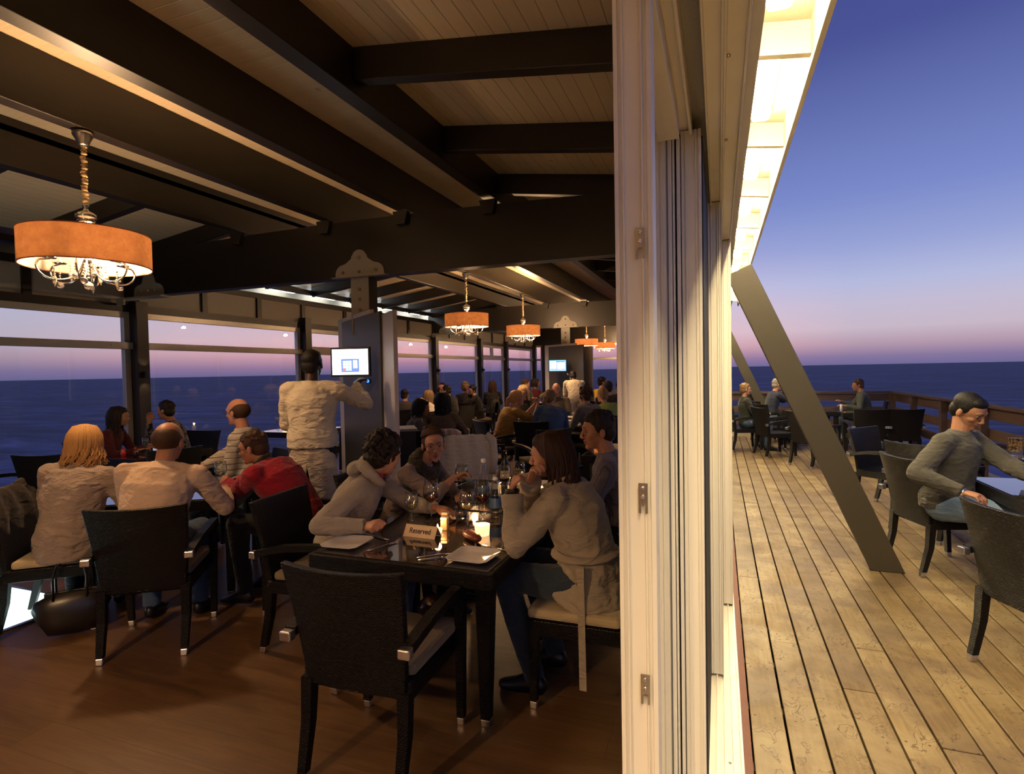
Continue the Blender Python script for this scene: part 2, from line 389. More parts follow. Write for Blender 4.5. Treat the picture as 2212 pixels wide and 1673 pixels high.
# roof lining
ZF = 3.62; ZM = 3.74; P1X, P4X = -2.09, -5.35
slope = 0.14
def zr(X):      # lining height
    if X > P1X: return ZF - slope * (X - P1X)
    if X < P4X: return ZF - slope * (P4X - X)
    return ZF
mb = MB().box(P4X - 0.125, P1X, -3.5, 23.2, ZM, ZM + 0.05); struct('ceiling_middle', mb, BOARD_Y)
def slopebox(xa, xb, y0, y1, dz0, dz1):
    za, zb = zr(xa), zr(xb)
    return ([(xa, y0, za + dz0), (xb, y0, zb + dz0), (xb, y1, zb + dz0), (xa, y1, za + dz0)], [(xa, y0, za + dz1), (xb, y0, zb + dz1), (xb, y1, zb + dz1), (xa, y1, za + dz1)])
EX, WX = 0.44, -7.89
struct('ceiling_right', MB().hexa(*slopebox(P1X, -0.02, -3.5, 23.2, 0, 0.05)), BOARD_X)
struct('ceiling_left', MB().hexa(*slopebox(XW, P4X, -3.5, 23.2, 0, 0.05)), BOARD_X)
struct('ceiling_eave_right', MB().hexa(*slopebox(-0.02, EX, -3.5, 14.6, 0, 0.05)), PAINT)
struct('ceiling_eave_left', MB().hexa(*slopebox(WX, XW, -3.5, 23.2, 0, 0.05)), PAINT)
struct('trim_roof_deck', MB().box(WX, EX, -3.5, 23.2, ZM + 0.06, ZM + 0.12), BEAM)
struct('trim_back', MB().box(XW, -0.05, -3.6, -3.5, 0, ZM), PANELW)
# long purlins
BW = 0.125
def beam(name, mb, label, group, cat='beam'):
    o = mb.build(name, BEAM, bevel=0.006); return tag(o, label, cat, group)
names = {-2.09: 'dark roof purlin nearest the sliding doors, first of four lengthwise beams',
         -3.09: 'dark lengthwise roof purlin, second in from the sliding doors',
         -4.08: 'dark lengthwise roof purlin that carries the drum chandeliers',
         -5.35: 'dark lengthwise roof purlin nearest the sea windows, where the lining starts to slope'}
for xr_, lab in names.items():
    x0, x1 = (xr_ - BW, xr_) if xr_ > -5 else (xr_ - BW + 0.0, xr_)
    m_ = MB()
    m_.box(x0, x1, -3.45, 23.1, 3.345, ZM - 0.001)
    beam('roof_purlin', m_, lab, 'lengthwise roof purlins')
ORD = ['first', 'second', 'third', 'fourth', 'fifth', 'sixth', 'seventh', 'eighth', 'ninth', 'tenth', 'eleventh', 'twelfth', 'thirteenth', 'fourteenth', 'fifteenth', 'sixteenth', 'seventeenth', 'eighteenth', 'nineteenth']
# rafters falling to both sides
i = 0
for k in range(-1, 17):
    y = 3.02 + 1.21 * k
    if y > 22.8: break
    ordn = ORD[k + 1] if k >= 0 else 'zeroth'
    for side in (0, 1):
        if k < 0: continue
        if side == 0: a, b = slopebox(P1X + 0.002, XR, y - 0.045, y + 0.045, -0.20, -0.001)
        else: a, b = slopebox(XW + 0.02, P4X - BW - 0.002, y - 0.045, y + 0.045, -0.20, -0.001)
        nm = 'falling to the sliding doors' if side == 0 else 'falling to the sea windows'
        beam('rafter', MB().hexa(a, b), 'dark rafter %s, %s counting from the camera' % (nm, ORD[k]), 'rafters ' + nm)
# cross beams (glulam) and cleats
for n, yb in enumerate((5.32, 13.95)):
    mb = MB()
    segs = 16
    for s_ in range(segs):
        xa = XW - 0.1 + (XR - 0.0 - XW + 0.1) * s_ / segs; xb = XW - 0.1 + (XR - 0.0 - XW + 0.1) * (s_ + 1) / segs
        def zt(X):
            u = (X - XW) / (XR - XW); return 3.21 + 0.10 * math.sin(math.pi * max(0, min(1, u))) ** 0.6
        mb.hexa([(xa, yb, 2.69), (xb, yb, 2.69), (xb, yb + 0.16, 2.69), (xa, yb + 0.16, 2.69)], [(xa, yb, zt(xa)), (xb, yb, zt(xb)), (xb, yb + 0.16, zt(xb)), (xa, yb + 0.16, zt(xa))])
    bm_ = bmesh.new()
    o = mb.build('cross_beam', BEAM)
    bm_.from_mesh(o.data); bmesh.ops.remove_doubles(bm_, verts=bm_.verts, dist=0.0005)
    dele = [f for f in bm_.faces if abs(f.normal.x) > 0.9 and XW < f.calc_center_median().x < XR - 0.05]
    bmesh.ops.delete(bm_, geom=dele, context='FACES_ONLY'); bm_.to_mesh(o.data); bm_.free()
    tag(o, ['deep dark laminated cross beam spanning the room, nearer of the two', 'deep dark laminated cross beam farther down the room, behind the middle chandeliers'][n], 'beam', 'laminated cross beams')
    for xr_ in (-2.09, -3.09, -4.08, -5.35):
        c_ = MB().prism([(-0.07, 0.0), (0.07, 0.0), (0.07, 0.12), (0.03, 0.17), (-0.03, 0.17), (-0.07, 0.12)], 0, 0.07)
        o2 = MB().add([(xr_ - BW / 2 + (-0.09 if j & 1 else 0.09) * (0.6 if j & 4 else 1), yb - 0.07 if j & 2 else yb - 0.001, 3.33 if not j & 4 else 3.19) for j in (0, 1, 3, 2, 4, 5, 7, 6)],
                      [(0, 1, 2, 3), (7, 6, 5, 4), (0, 4, 5, 1), (1, 5, 6, 2), (2, 6, 7, 3), (3, 7, 4, 0)]).build('purlin_cleat', BEAM, bevel=0.004)
        tag(o2, 'small dark cleat on the %s cross beam under the purlin %s' % ('near' if n == 0 else 'far', {-2.09: 'nearest the doors', -3.09: 'second from the doors', -4.08: 'that carries the chandeliers', -5.35: 'nearest the sea windows'}[xr_]), 'cleat', 'purlin cleats on the %s cross beam' % ('near' if n == 0 else 'far'))
# posts with shaped plates under the cross beams
def shaped_plate(mb, cx, y, z0, zc, w, stem, t=0.012):
    # stem from z0 to the beam's underside zc, then a lobed head above
    h = 0.27
    half = [(stem, z0), (stem, zc), (w, zc)]
    for a in range(0, 91, 15): half.append((w - 0.12 + 0.12 * math.cos(R(a)), zc + 0.035 + 0.11 * math.sin(R(a))))
    half += [(w - 0.15, zc + 0.16), (0.105, zc + 0.20), (0.10, zc + 0.225)]
    for a in range(15, 91, 15): half.append((0.088 * math.cos(R(a)), zc + 0.225 + 0.07 * math.sin(R(a))))
    pts = half + [(-x, z) for x, z in reversed(half[:-1])]
    M = Matrix(((1, 0, 0, cx), (0, 0, 1, y), (0, 1, 0, 0), (0, 0, 0, 1)))
    n = len(pts); vs = [(x + cx, y, z) for x, z in pts] + [(x + cx, y - t, z) for x, z in pts]
    mb.add(vs, [tuple(range(n - 1, -1, -1))[::-1], tuple(range(n, 2 * n))[::-1]] + [((i + 1) % n, i, i + n, (i + 1) % n + n) for i in range(n)])
for n, (cx, y, w) in enumerate(((-3.715, 5.32, 0.315), (-3.643, 13.95, 0.30))):
    root = empty('roof_post', (cx, y + 0.08, 0))
    tag(root, ['dark timber post with a cream lobed bolt plate, rising behind the near order screen', 'dark timber post with a cream lobed bolt plate, far down the room behind the chandeliers'][n], 'post', 'posts with lobed plates')
    MB().box(-0.115, 0.115, -0.078, 0.078, 0, 2.689).build('post_shaft', BEAM, root, bevel=0.005)
    mb = MB(); shaped_plate(mb, 0, -0.081, 2.05, 2.69, w, 0.115); pl = mb.build('bolt_plate', PLATE, root)
    for bx, bz in ((0, 2.90), (-w + 0.1, 2.745), (0, 2.745), (w - 0.1, 2.745), (0, 2.55), (0, 2.44), (0, 2.32), (0, 2.2)):
        MB().lathe([(0.0, 0.016), (0.010, 0.014), (0.017, 0.008), (0.018, 0.0)], 10, M=Matrix.Translation((bx, -0.093, bz)) @ Matrix.Rotation(R(90), 4, 'X')).build('bolt', BRASS, pl)
    MB().box(-w - 0.005, w + 0.06, -0.16, -0.08, 2.678, 2.688).build('bearing_plate', PLATE, root)
# knee plates at the sea wall
for n, y in enumerate((5.32, 13.95)):
    root = empty('wall_bracket', (XW + 0.02, y, 2.64)); tag(root, ['pale bolted bracket on top of the window column behind the near chandelier', 'pale bolted bracket on the window column beside the second chandelier'][n], 'bracket', 'wall brackets')
    mb = MB(); shaped_plate(mb, 0.48, -0.004, 0.03, 0.05, 0.27, 0.26); pl = mb.build('bolt_plate', PLATE, root)
    mb = MB().box(0.05, 0.85, -0.14, 0.0, 0.0, 0.02); mb.box(0.05, 0.19, -0.14, -0.12, -0.07, 0.0); mb.build('shelf_plate', PLATE, root)
    for bx in (0.36, 0.48, 0.60):
        MB().ball((bx, -0.022, 0.11), 0.014, 8, 6).build('bolt', SATIN, pl)

# sea wall: columns, windows, infill panels
cols = [0.9, 2.9, 5.46, 8.75, 11.3, 13.95, 17.1, 19.5, 22.9]
for y in [-1.6] + cols:
    mb = MB().box(XW - 0.08, XW + 0.16, y - 0.085, y + 0.085, 0, 2.69 if y not in (5.46, 13.95) else 2.64)
    o = mb.build('wall_column', BEAM, bevel=0.006)
    k_ = {5.46: 'dark window column under the near wall bracket, lit by a small spot', 8.75: 'dark window column beside the waiter'}.get(y)
    tag(o, k_ or 'dark timber column between the sea windows, %s from the camera side' % ORD[([-1.6] + cols).index(y)], 'column', 'sea window columns')
ends = [-1.6] + cols
mb = MB()
mb.box(XW - 0.06, XW + 0.06, -3.5, 23, 2.50, 2.60); mb.box(XW - 0.06, XW + 0.06, -3.5, 23, 2.94, 3.03)
mb.box(XW - 0.06, XW + 0.06, -3.5, 23, 3.16, 3.24)
for i in range(len(ends) - 1):
    a, b = ends[i], ends[i + 1]; n = max(1, round((b - a) / 1.25))
    for j in range(n):
        yy = a + (b - a) * (j + (0 if j == 0 else 0)) / n
        mb.box(XW - 0.055, XW + 0.055, yy - 0.045, yy + 0.045, 2.6, 3.0)
mb.box(XW - 0.06, XW + 0.06, -3.5, 23, 0.0, 0.12)
struct('wall_left', mb, BEAM)
struct('trim_clerestory_panels', MB().box(XW - 0.02, XW + 0.02, -3.5, 23, 2.6, 2.94), PANELW)
struct('window_clerestory_glass', MB().box(XW - 0.004, XW + 0.004, -3.5, 23, 3.03, 3.16), PANE)
def win(idx, p, q, z0, z1, trans=True, low=0.12, split=False):
    """framed window between plan points p and q"""
    p = Vector(p + (0,)); q = Vector(q + (0,)); d = (q - p); L = d.length; ang = math.atan2(d.y, d.x)
    M = Matrix.Translation(p) @ Matrix.Rotation(ang, 4, 'Z')
    fr = MB(); w = 0.075; t = 0.035
    fr.box(0, L, -t, t, z1 - w, z1, M); fr.box(0, L, -t, t, z0, z0 + w, M)
    fr.box(0, w, -t, t, z0 + w, z1 - w, M); fr.box(L - w, L, -t, t, z0 + w, z1 - w, M)
    if trans:
        fr.box(-0.02, L + 0.02, -t - 0.045, t + 0.02, 2.005, 2.095, M)
        for u in (0.12, 0.5, 0.88): fr.lathe([(0.0, 0.012), (0.009, 0.009), (0.011, 0.0)], 8, M=M @ Matrix.Translation((L * u, -t - 0.045, 2.05)) @ Matrix.Rotation(R(90), 4, 'X'))
    if split:
        fr.box(L / 2 - 0.05, L / 2 + 0.05, -t, t, 2.095, z1 - w, M)
        for a_, b_ in ((w, L / 2 - 0.05), (L / 2 + 0.05, L - w)):
            fr.box(a_, b_, -t * 0.8, t * 0.8, 2.095, 2.16, M); fr.box(a_, a_ + 0.05, -t * 0.8, t * 0.8, 2.16, z1 - w, M); fr.box(b_ - 0.05, b_, -t * 0.8, t * 0.8, 2.16, z1 - w, M)
    o = struct('window_%d' % idx, fr, ALU)
    g = MB().box(w, L - w, -0.005, 0.005, z0 + w, z1 - w, M).build('pane', PANE, o)
    return o
idx = 1
for i in range(len(ends) - 1):
    a, b = ends[i] + 0.09, ends[i + 1] - 0.09
    sp = (i == 4) or (i == 7)
    # viewed from the room the frame's -y side faces it: run from far to near
    win(idx, (XW + 0.0, a), (XW + 0.0, b), 0.12, 2.50, split=False if not (ends[i] == 17.1 or ends[i] == 8.75) else True); idx += 1
# far wall
YF = 23.0
fx = [-7.45, -6.95, -5.35, -3.0, -0.6]
for i in range(len(fx) - 1):
    win(idx, (fx[i] + 0.08, YF), (fx[i + 1] - 0.08, YF), 0.12, 2.66); idx += 1
mb = MB()
for x in fx: mb.box(x - 0.08, x + 0.08, YF - 0.12, YF + 0.12, 0, 2.66)
mb.box(XW, -0.05, YF - 0.08, YF + 0.08, 2.66, ZM); mb.box(XW, -0.05, YF - 0.06, YF + 0.06, 0, 0.12)
mb.box(-0.6, -0.05, YF - 0.08, YF + 0.08, 0, 2.66)
struct('wall_far', mb, BEAM)
# small spots on columns
for y in (5.46, 13.95, 17.1, 19.5):
    o = MB().box(XW + 0.16, XW + 0.23, y - 0.03, y + 0.03, 1.62, 1.70).build('column_spot', BLACKP, bevel=0.004)
    tag(o, 'small black up-and-down spot on the column under the near bracket' if y == 5.46 else 'small black spot on the %s far window column' % {13.95: 'first', 17.1: 'second', 19.5: 'third'}[y], 'wall light', 'column spots')
    for dz, e in ((0.05, 1), (-0.05, -1)):
        ld = bpy.data.lights.new('column_spot_light', 'SPOT'); ld.energy = 3.5 if y == 5.46 else 5; ld.color = (1, 0.72, 0.42); ld.spot_size = R(70); ld.shadow_soft_size = 0.02
        lo = bpy.data.objects.new('column_spot_light', ld); COL.objects.link(lo); lo.location = (XW + 0.235, y, 1.66 + dz)
        lo.rotation_euler = (R(180) if e > 0 else 0, R(12) * (1 if e < 0 else -1), 0); tag(lo, kind='structure')

# ---------------------------------------------------------------- sliding doors on the deck side
def stile(mb, x0, x1, y, z0, z1, dep=0.05):
    mb.box(x0, x1, y, y + dep, z0, z1)
    w = x1 - x0     # raised ribs of the extruded profile
    for a, b in ((0.0, 0.12), (0.20, 0.26), (0.70, 0.76), (0.86, 1.0)):
        mb.box(x0 + w * a, x0 + w * b, y - 0.006, y, z0, z1)
doors = [(-0.192, -0.118, 1.14, 2.04), (-0.120, -0.053, 2.10, 3.02), (-0.048, 0.012, 3.06, 3.96), (0.018, 0.078, 4.0, 4.9)]
for n, (x0, x1, y0, y1) in enumerate(doors):
    fr = MB(); stile(fr, x0, x1, y0, 0.03, 2.45)
    if n: fr.box(x0, x1, y1 - 0.06, y1, 0.03, 2.45)
    else: fr.box(-0.205, -0.163, y1 - 0.06, y1, 0.03, 2.45)
    fr.box(x0, x1, y0 + 0.05, y1 - 0.06, 0.03, 0.12); fr.box(x0, x1, y0 + 0.05, y1 - 0.06, 2.38, 2.45)
    o = struct('door_%d' % (n + 1), fr, WHITE, bevel=0.0015)
    xm = (x0 + x1) / 2
    MB().box(xm - 0.004, xm + 0.004, y0 + 0.05, y1 - 0.06, 0.12, 2.38).build('door_glass', PANE, o)
    if n == 0:
        for z in (1.865, 1.362, 0.977):
            k_ = MB(); a = -0.006
            k_.prism([(-0.009, -0.030), (-0.004, -0.030), (-0.004, -0.010), (0.004, -0.010), (0.004, -0.030), (0.009, -0.030), (0.009, 0.030), (-0.009, 0.030)], 0, 0.003, Matrix.Translation((-0.143, y0 - 0.006, z)) @ Matrix.Rotation(R(90), 4, 'X'))
            kp = k_.build('catch_plate', NICKEL, o)
            for dz in (0.004, 0.021): MB().ball((-0.143, y0 - 0.011, z + dz), 0.0042, 10, 6).build('screw', CHROME, kp)
fr = MB(); fr.box(-0.214, -0.166, 2.06, 2.10, 0.03, 2.45); fr.box(-0.163, -0.149, 2.05, 2.09, 0.03, 2.42); fr.box(-0.1465, -0.1395, 2.05, 2.09, 0.03, 2.42); fr.box(-0.133, -0.1225, 2.05, 2.09, 0.03, 2.42)
struct('door_5', fr, WHITE, bevel=0.0015)
g_ = MB().box(-0.168, -0.122, 2.095, 2.12, 0.03, 2.44); g_.box(-0.0525, -0.0485, 2.14, 3.05, 0.03, 2.44)
struct('trim_gasket', g_, RUBBER)
# fixed glazing beyond the stack of doors
y = 4.92; n = 6
while y < 22.9:
    y1 = min(y + 2.2, 22.95)
    fr = MB().box(0.02, 0.08, y, y + 0.06, 0.03, 2.45); fr.box(0.02, 0.08, y1 - 0.06, y1, 0.03, 2.45); fr.box(0.02, 0.08, y + 0.06, y1 - 0.06, 0.03, 0.15); fr.box(0.02, 0.08, y + 0.06, y1 - 0.06, 2.37, 2.45)
    o = struct('door_%d' % n, fr, WHITE); MB().box(0.046, 0.054, y + 0.06, y1 - 0.06, 0.15, 2.37).build('door_glass', PANE, o); y = y1; n += 1
# head and sill tracks
mb = MB()
for x0, x1, ye in ((-0.216, -0.163, 2.09), (-0.156, -0.082, 2.12), (-0.035, 0.018, 3.07), (0.018, 0.078, 4.02)):
    mb.box(x0, x1, -3.4, 23, 2.455, 2.50)
    for a, b in ((0, 0.13), (0.87, 1.0)):
        w = x1 - x0; mb.box(x0 + w * a, x0 + w * b, -3.4, ye, 2.435, 2.455)
mb.box(0.085, 0.148, -3.4, 14.5, 2.76, 3.10)
struct('trim_door_head', mb, WHITE, bevel=0.002)
struct('trim_door_header', MB().box(-0.23, 0.085, -3.4, 23, 2.50, 3.13), PLATE)
mb = MB().box(-0.04, 0.084, -3.4, 23, -0.02, 0.012)
for x in (-0.02, 0.012, 0.045, 0.075): mb.box(x - 0.003, x + 0.003, -3.4, 23, 0.012, 0.026)
mb.box(-0.23, -0.04, -3.4, 23, -0.02, 0.010)
struct('trim_door_sill', mb, WHITE)
mb = MB()
for x, y in ((-0.05, 1.36), (-0.02, 1.9), (0.06, 1.5), (0.03, 2.4)): mb.lathe([(0, 0.004), (0.005, 0.003), (0.006, 0)], 10, (x + 0.0, y, 0.012))
for y in (1.65, 2.25): mb.lathe([(0, -0.006), (0.006, -0.004), (0.007, 0)], 10, (0.03, y, 2.455))
struct('trim_screw_heads', mb, NICKEL)

# eave with its tube lamps
LAMP = m_glow('warm_tube_diffuser', (1.0, 0.79, 0.45), 170.0)
mb = MB().box(0.425, 0.45, -3.4, 14.6, 3.06, 3.33); mb.box(0.45, 0.475, -3.4, 14.6, 3.22, 3.30)
struct('trim_fascia_right', mb, PAINT)
mb = MB().box(WX - 0.02, WX, -3.4, 23, 3.06, 3.33); struct('trim_fascia_left', mb, PAINT)
for side in (0, 1):
    for k in range(-4 if side == 0 else 2, 13 if side else 10):
        y = 3.07 + 1.21 * k
        if y > (22.5 if side else 14.4): break
        vis = k + 1
        if side == 0:
            a, b = slopebox(0.13, 0.424, y, y + 0.045, -0.16, -0.001)
            tag(MB().hexa(a, b).build('rafter_tail', PAINT), ('white rafter tail under the deck eave, %s from the top of the photo' % ORD[k]) if k >= 0 else ('white rafter tail of the deck eave behind the camera, %s back' % ORD[-k - 1]), 'rafter tail', 'rafter tails over the deck')
        if y + 1.1 > (22.5 if side else 14.4): continue
        xc = 0.262 if side == 0 else (WX + XW) / 2 - 0.02
        root = empty('eave_lamp', (xc, y + 0.58, zr(xc) - 0.002))
        if side == 0: lab = ('glowing tube lamp under the deck eave, %s from the top of the photo' % ORD[k + 1]) if k >= -1 else ('glowing tube lamp of the deck eave behind the camera, %s back' % ORD[-k - 2])
        else: lab = 'cool white tube lamp above the sea windows, %s from the left' % ORD[k - 2]
        tag(root, lab, 'lamp', 'eave lamps ' + ('over the deck' if side == 0 else 'outside the sea windows'))
        MB().box(-0.065, 0.065, -0.40, 0.40, -0.035, 0).build('lamp_base', PAINT, root)
        d_ = MB().box(-0.055, 0.055, -0.38, 0.38, -0.10, -0.036); d_.build('diffuser', LAMP if side == 0 else m_glow('cool_tube_diffuser', (0.9, 0.95, 1.0), 14.0), root, bevel=0.025)
# fill part of wall between header and roof on deck side
struct('wall_right', MB().box(-0.1, 0.085, -3.4, 23, 3.131, 3.30), PLATE)
# the raking props
for n, (y, zz) in enumerate(((5.10, 2.42), (13.85, 2.42))):
    mb = MB(); p = Vector((1.22, y, 0)); q = Vector((0.16, y, zz)); d = (q - p).normalized(); sd = Vector((d.z, 0, -d.x))
    w = 0.105; t = 0.035
    def pt(c, s1, s2): return tuple(c + sd * s1 + Vector((0, s2, 0)))
    b0 = p + d * (sd.z * 0); 
    # cut level at the foot
    def foot(s1): k = -(p + sd * s1).z / d.z; return p + sd * s1 + d * k
    a = [foot(-w), foot(w)]
    vs = [(a[0].x, y - t, 0.001), (a[1].x, y - t, 0.001), (a[1].x, y + t, 0.001), (a[0].x, y + t, 0.001), pt(q, -w, -t), pt(q, w, -t), pt(q, w, t), pt(q, -w, t)]
    mb.add(vs, [(0, 3, 2, 1), (4, 5, 6, 7), (0, 1, 5, 4), (1, 2, 6, 5), (2, 3, 7, 6), (3, 0, 4, 7)])
    o = mb.build('raking_prop', POST, bevel=0.004)
    tag(o, ['broad olive-brown timber prop leaning from the deck up to the eave, nearest', 'far leaning prop at the end of the deck, behind the seated guests'][n], 'prop', 'leaning props')

# deck balustrade
mb = None
def rail(p, q, label, group='balustrade runs'):
    p = Vector(p); q = Vector(q); root = empty('balustrade', (p.x, p.y, 0)); tag(root, label, 'railing', group)
    L = (q - p).length; d = (q - p).normalized(); o = Vector((0, 0, 0))
    def B(a, b, z, w, h, nm):
        m_ = MB(); A = d * a; Bv = d * b; m_.bar((A.x, A.y, z), (Bv.x, Bv.y, z), w, h); return m_.build(nm, RAIL, root, bevel=0.004)
    B(-0.07, L + 0.07, 1.01, 0.16, 0.045, 'handrail'); B(0, L, 0.90, 0.045, 0.15, 'top_rail'); B(0, L, 0.62, 0.045, 0.15, 'middle_rail'); B(0, L, 0.34, 0.045, 0.15, 'lower_rail')
    n = max(2, round(L / 1.55))
    for i in range(n + 1):
        c = d * (L * i / n); nrm = Vector((d.y, -d.x, 0)) * 0.068
        if i == 0 and 'far' in label: continue
        m_ = MB().box(c.x + nrm.x - 0.045, c.x + nrm.x + 0.045, c.y + nrm.y - 0.045, c.y + nrm.y + 0.045, -0.25, 0.985); m_.build('baluster_post', RAIL, root, bevel=0.004)
rail((3.50, 14.05), (3.50, -2.4), 'reddish hardwood balustrade along the seaward side of the deck, right of the photo')
rail((0.1, 14.1), (3.46, 14.1), 'reddish hardwood balustrade across the far end of the deck')
struct('baseboard_deck_end', MB().box(0.13, 3.4, 14.0, 14.04, 0.001, 0.10), PAINT)

# sea
def m_sea(t):
    v = t.uv(obj=True)
    n1 = t.n('ShaderNodeTexNoise'); t.l(t.uv((0.35, 1.0, 1), rotz=R(-20), obj=True), n1.inputs['Vector']); n1.inputs['Scale'].default_value = 0.22; n1.inputs['Detail'].default_value = 9; n1.inputs['Roughness'].default_value = 0.62; n1.inputs['Distortion'].default_value = 0.6
    n2 = t.n('ShaderNodeTexNoise'); t.l(t.uv((0.5, 1.0, 1), rotz=R(-28), obj=True), n2.inputs['Vector']); n2.inputs['Scale'].default_value = 0.035; n2.inputs['Detail'].default_value = 6
    c = t.ramp(n1.outputs[0], [(0.32, (0.012, 0.018, 0.045)), (0.46, (0.05, 0.065, 0.15)), (0.58, (0.12, 0.15, 0.30)), (0.7, (0.26, 0.30, 0.46))])
    c = t.mix(t.ramp(n2.outputs[0], [(0.42, 0.0), (0.6, 0.55)]), c, (0.025, 0.033, 0.085))
    p = t.pr(c, 0.55, 0, t.bump(n1.outputs[0], 0.5, 1.0), Specular_IOR_Level=0.25)
    return t.done(p)
SEA = mat('dusk_sea_water', m_sea)
mb = MB(); rings = [0, 30, 80, 200, 600, 2000, 8000]; n = 48; vs = [(0, 0, 0)]; fs = []
for r_ in rings[1:]:
    for k in range(n): vs.append((r_ * math.cos(2 * math.pi * k / n), r_ * math.sin(2 * math.pi * k / n), 0))
for k in range(n): fs.append((0, 1 + k, 1 + (k + 1) % n))
for j in range(len(rings) - 2):
    for k in range(n): fs.append((1 + j * n + k, 1 + (j + 1) * n + k, 1 + (j + 1) * n + (k + 1) % n, 1 + j * n + (k + 1) % n))
mb.add(vs, fs, False, Matrix.Translation((0, 0, -4.5)))
o = mb.build('sea', SEA); tag(o, 'dark blue sea with low swell under the dusk sky', 'sea', kind='stuff')
# glowing glass floor panel by the left table
FG = m_glow('lit_floor_glass', (0.72, 1.0, 0.98), 3.4)
root = empty('floor_light_panel', (-4.85, 2.0, 0)); tag(root, 'glowing cyan-white glass panel set in the floor at the lower left', 'floor light')
MB().box(-0.5, 0.5, -0.7, 0.72, 0.0, 0.012).build('glass_slab', FG, root)
f_ = MB().box(0.50, 0.53, -0.7, 0.75, 0.0, 0.014); f_.box(-0.53, 0.5, 0.72, 0.75, 0, 0.014); f_.box(-0.53, -0.5, -0.7, 0.72, 0, 0.014); f_.build('frame', NICKEL, root)

# ---------------------------------------------------------------- order stations with screens
def station(p, q, s0, s1, h, label, z0=0.0):
    root = empty('order_station', (p[0], p[1], 0)); tag(root, label, 'screen wall', 'order stations')
    P = Vector(p); Q = Vector(q); d = (Q - P).normalized(); nrm = Vector((-d.y, d.x))     # nrm points away from the room front
    def slab(a, b, t0, t1, m, nm, z1=h, z0_=z0):
        pts = [a + nrm * t0, b + nrm * t0, b + nrm * t1, a + nrm * t1]; pts = [(v.x - P.x, v.y - P.y) for v in pts]
        return MB().prism(pts, z0_, z1).build(nm, m, root, bevel=0.003)
    slab(P, Q, 0, 0.03, STEEL, 'front_panel', h - 0.045)
    slab(P, Q - d * 0.28, -0.004, 0.034, PALEP, 'top_trim', h, h - 0.044)
    slab(P - d * 0.17, P - d * 0.004, 0.0, 0.20, PALEP, 'end_panel')
    A = Vector(s0); B = Vector(s1); dd = (B - A).normalized()
    pts = [A, B, B + Vector((-dd.y, dd.x)) * 0.04, A + Vector((-dd.y, dd.x)) * 0.04]
    MB().prism([(v.x - P.x, v.y - P.y) for v in pts], z0, h - 0.08).build('side_panel', PALEP, root, bevel=0.003)
    return root
station((-4.20, 5.62), (-3.10, 4.74), (-3.085, 4.755), (-2.765, 4.44), 2.27, 'tall grey steel and pale lilac screen wall around the near post, with a till screen')
station((-4.1, 13.95), (-3.0, 13.1), (-3.3, 13.6), (-2.85, 13.35), 2.25, 'distant grey and pale screen wall around the far post, with a smaller till screen')
def m_screen(scheme):
    def f(t):
        tcn = t.n('ShaderNodeTexCoord'); sp = t.n('ShaderNodeSeparateXYZ'); t.l(tcn.outputs['UV'], sp.inputs[0])
        def rect(x0, x1, y0, y1):
            out = None
            for sock, a, b in ((sp.outputs[0], x0, x1), (sp.outputs[1], y0, y1)):
                g = t.n('ShaderNodeMath', operation='GREATER_THAN'); t.l(sock, g.inputs[0]); g.inputs[1].default_value = a
                l = t.n('ShaderNodeMath', operation='LESS_THAN'); t.l(sock, l.inputs[0]); l.inputs[1].default_value = b
                mm = t.n('ShaderNodeMath', operation='MULTIPLY'); t.l(g.outputs[0], mm.inputs[0]); t.l(l.outputs[0], mm.inputs[1])
                if out is None: out = mm.outputs[0]
                else:
                    m3 = t.n('ShaderNodeMath', operation='MULTIPLY'); t.l(out, m3.inputs[0]); t.l(mm.outputs[0], m3.inputs[1]); out = m3.outputs[0]
            return out
        c = None
        for (r_, col) in scheme:
            if r_ is None: base = col; c = t.mix(0.0, col, col)
            else: c = t.mix(rect(*r_), c, col)
        e = t.n('ShaderNodeEmission'); t.l(c, e.inputs[0]); e.inputs[1].default_value = 3.0
        return t.done(e)
    return f
W_ = (0.85, 0.95, 1.0)
keys = [(None, W_), ((0.25, 0.75, 0.1, 0.62), (0.10, 0.14, 0.32))]
for i in range(3):
    for j in range(4):
        col = (0.55, 0.85, 0.8) if j else (0.35, 0.75, 0.6)
        if j == 0 and i == 0: col = (0.9, 0.12, 0.1)
        keys.append(((0.30 + i * 0.083, 0.372 + i * 0.083, 0.16 + j * 0.1, 0.245 + j * 0.1), col))
keys.append(((0.585, 0.70, 0.25, 0.56), (0.8, 0.95, 1.0)))
k2 = [(None, (0.05, 0.16, 0.3)), ((0.05, 0.95, 0.06, 0.94), (0.30, 0.62, 0.85)), ((0.07, 0.93, 0.14, 0.9), (0.04, 0.10, 0.2)), ((0.08, 0.42, 0.2, 0.86), W_), ((0.46, 0.92, 0.2, 0.8), W_), ((0.52, 0.56, 0.3, 0.8), (0.1, 0.2, 0.35)), ((0.8, 0.83, 0.2, 0.8), (0.1, 0.2, 0.35)), ((0.6, 0.9, 0.08, 0.12), (0.8, 0.2, 0.3))]
S1 = mat('till_screen_keypad', m_screen(keys)); S2 = mat('till_screen_menus', m_screen(k2))
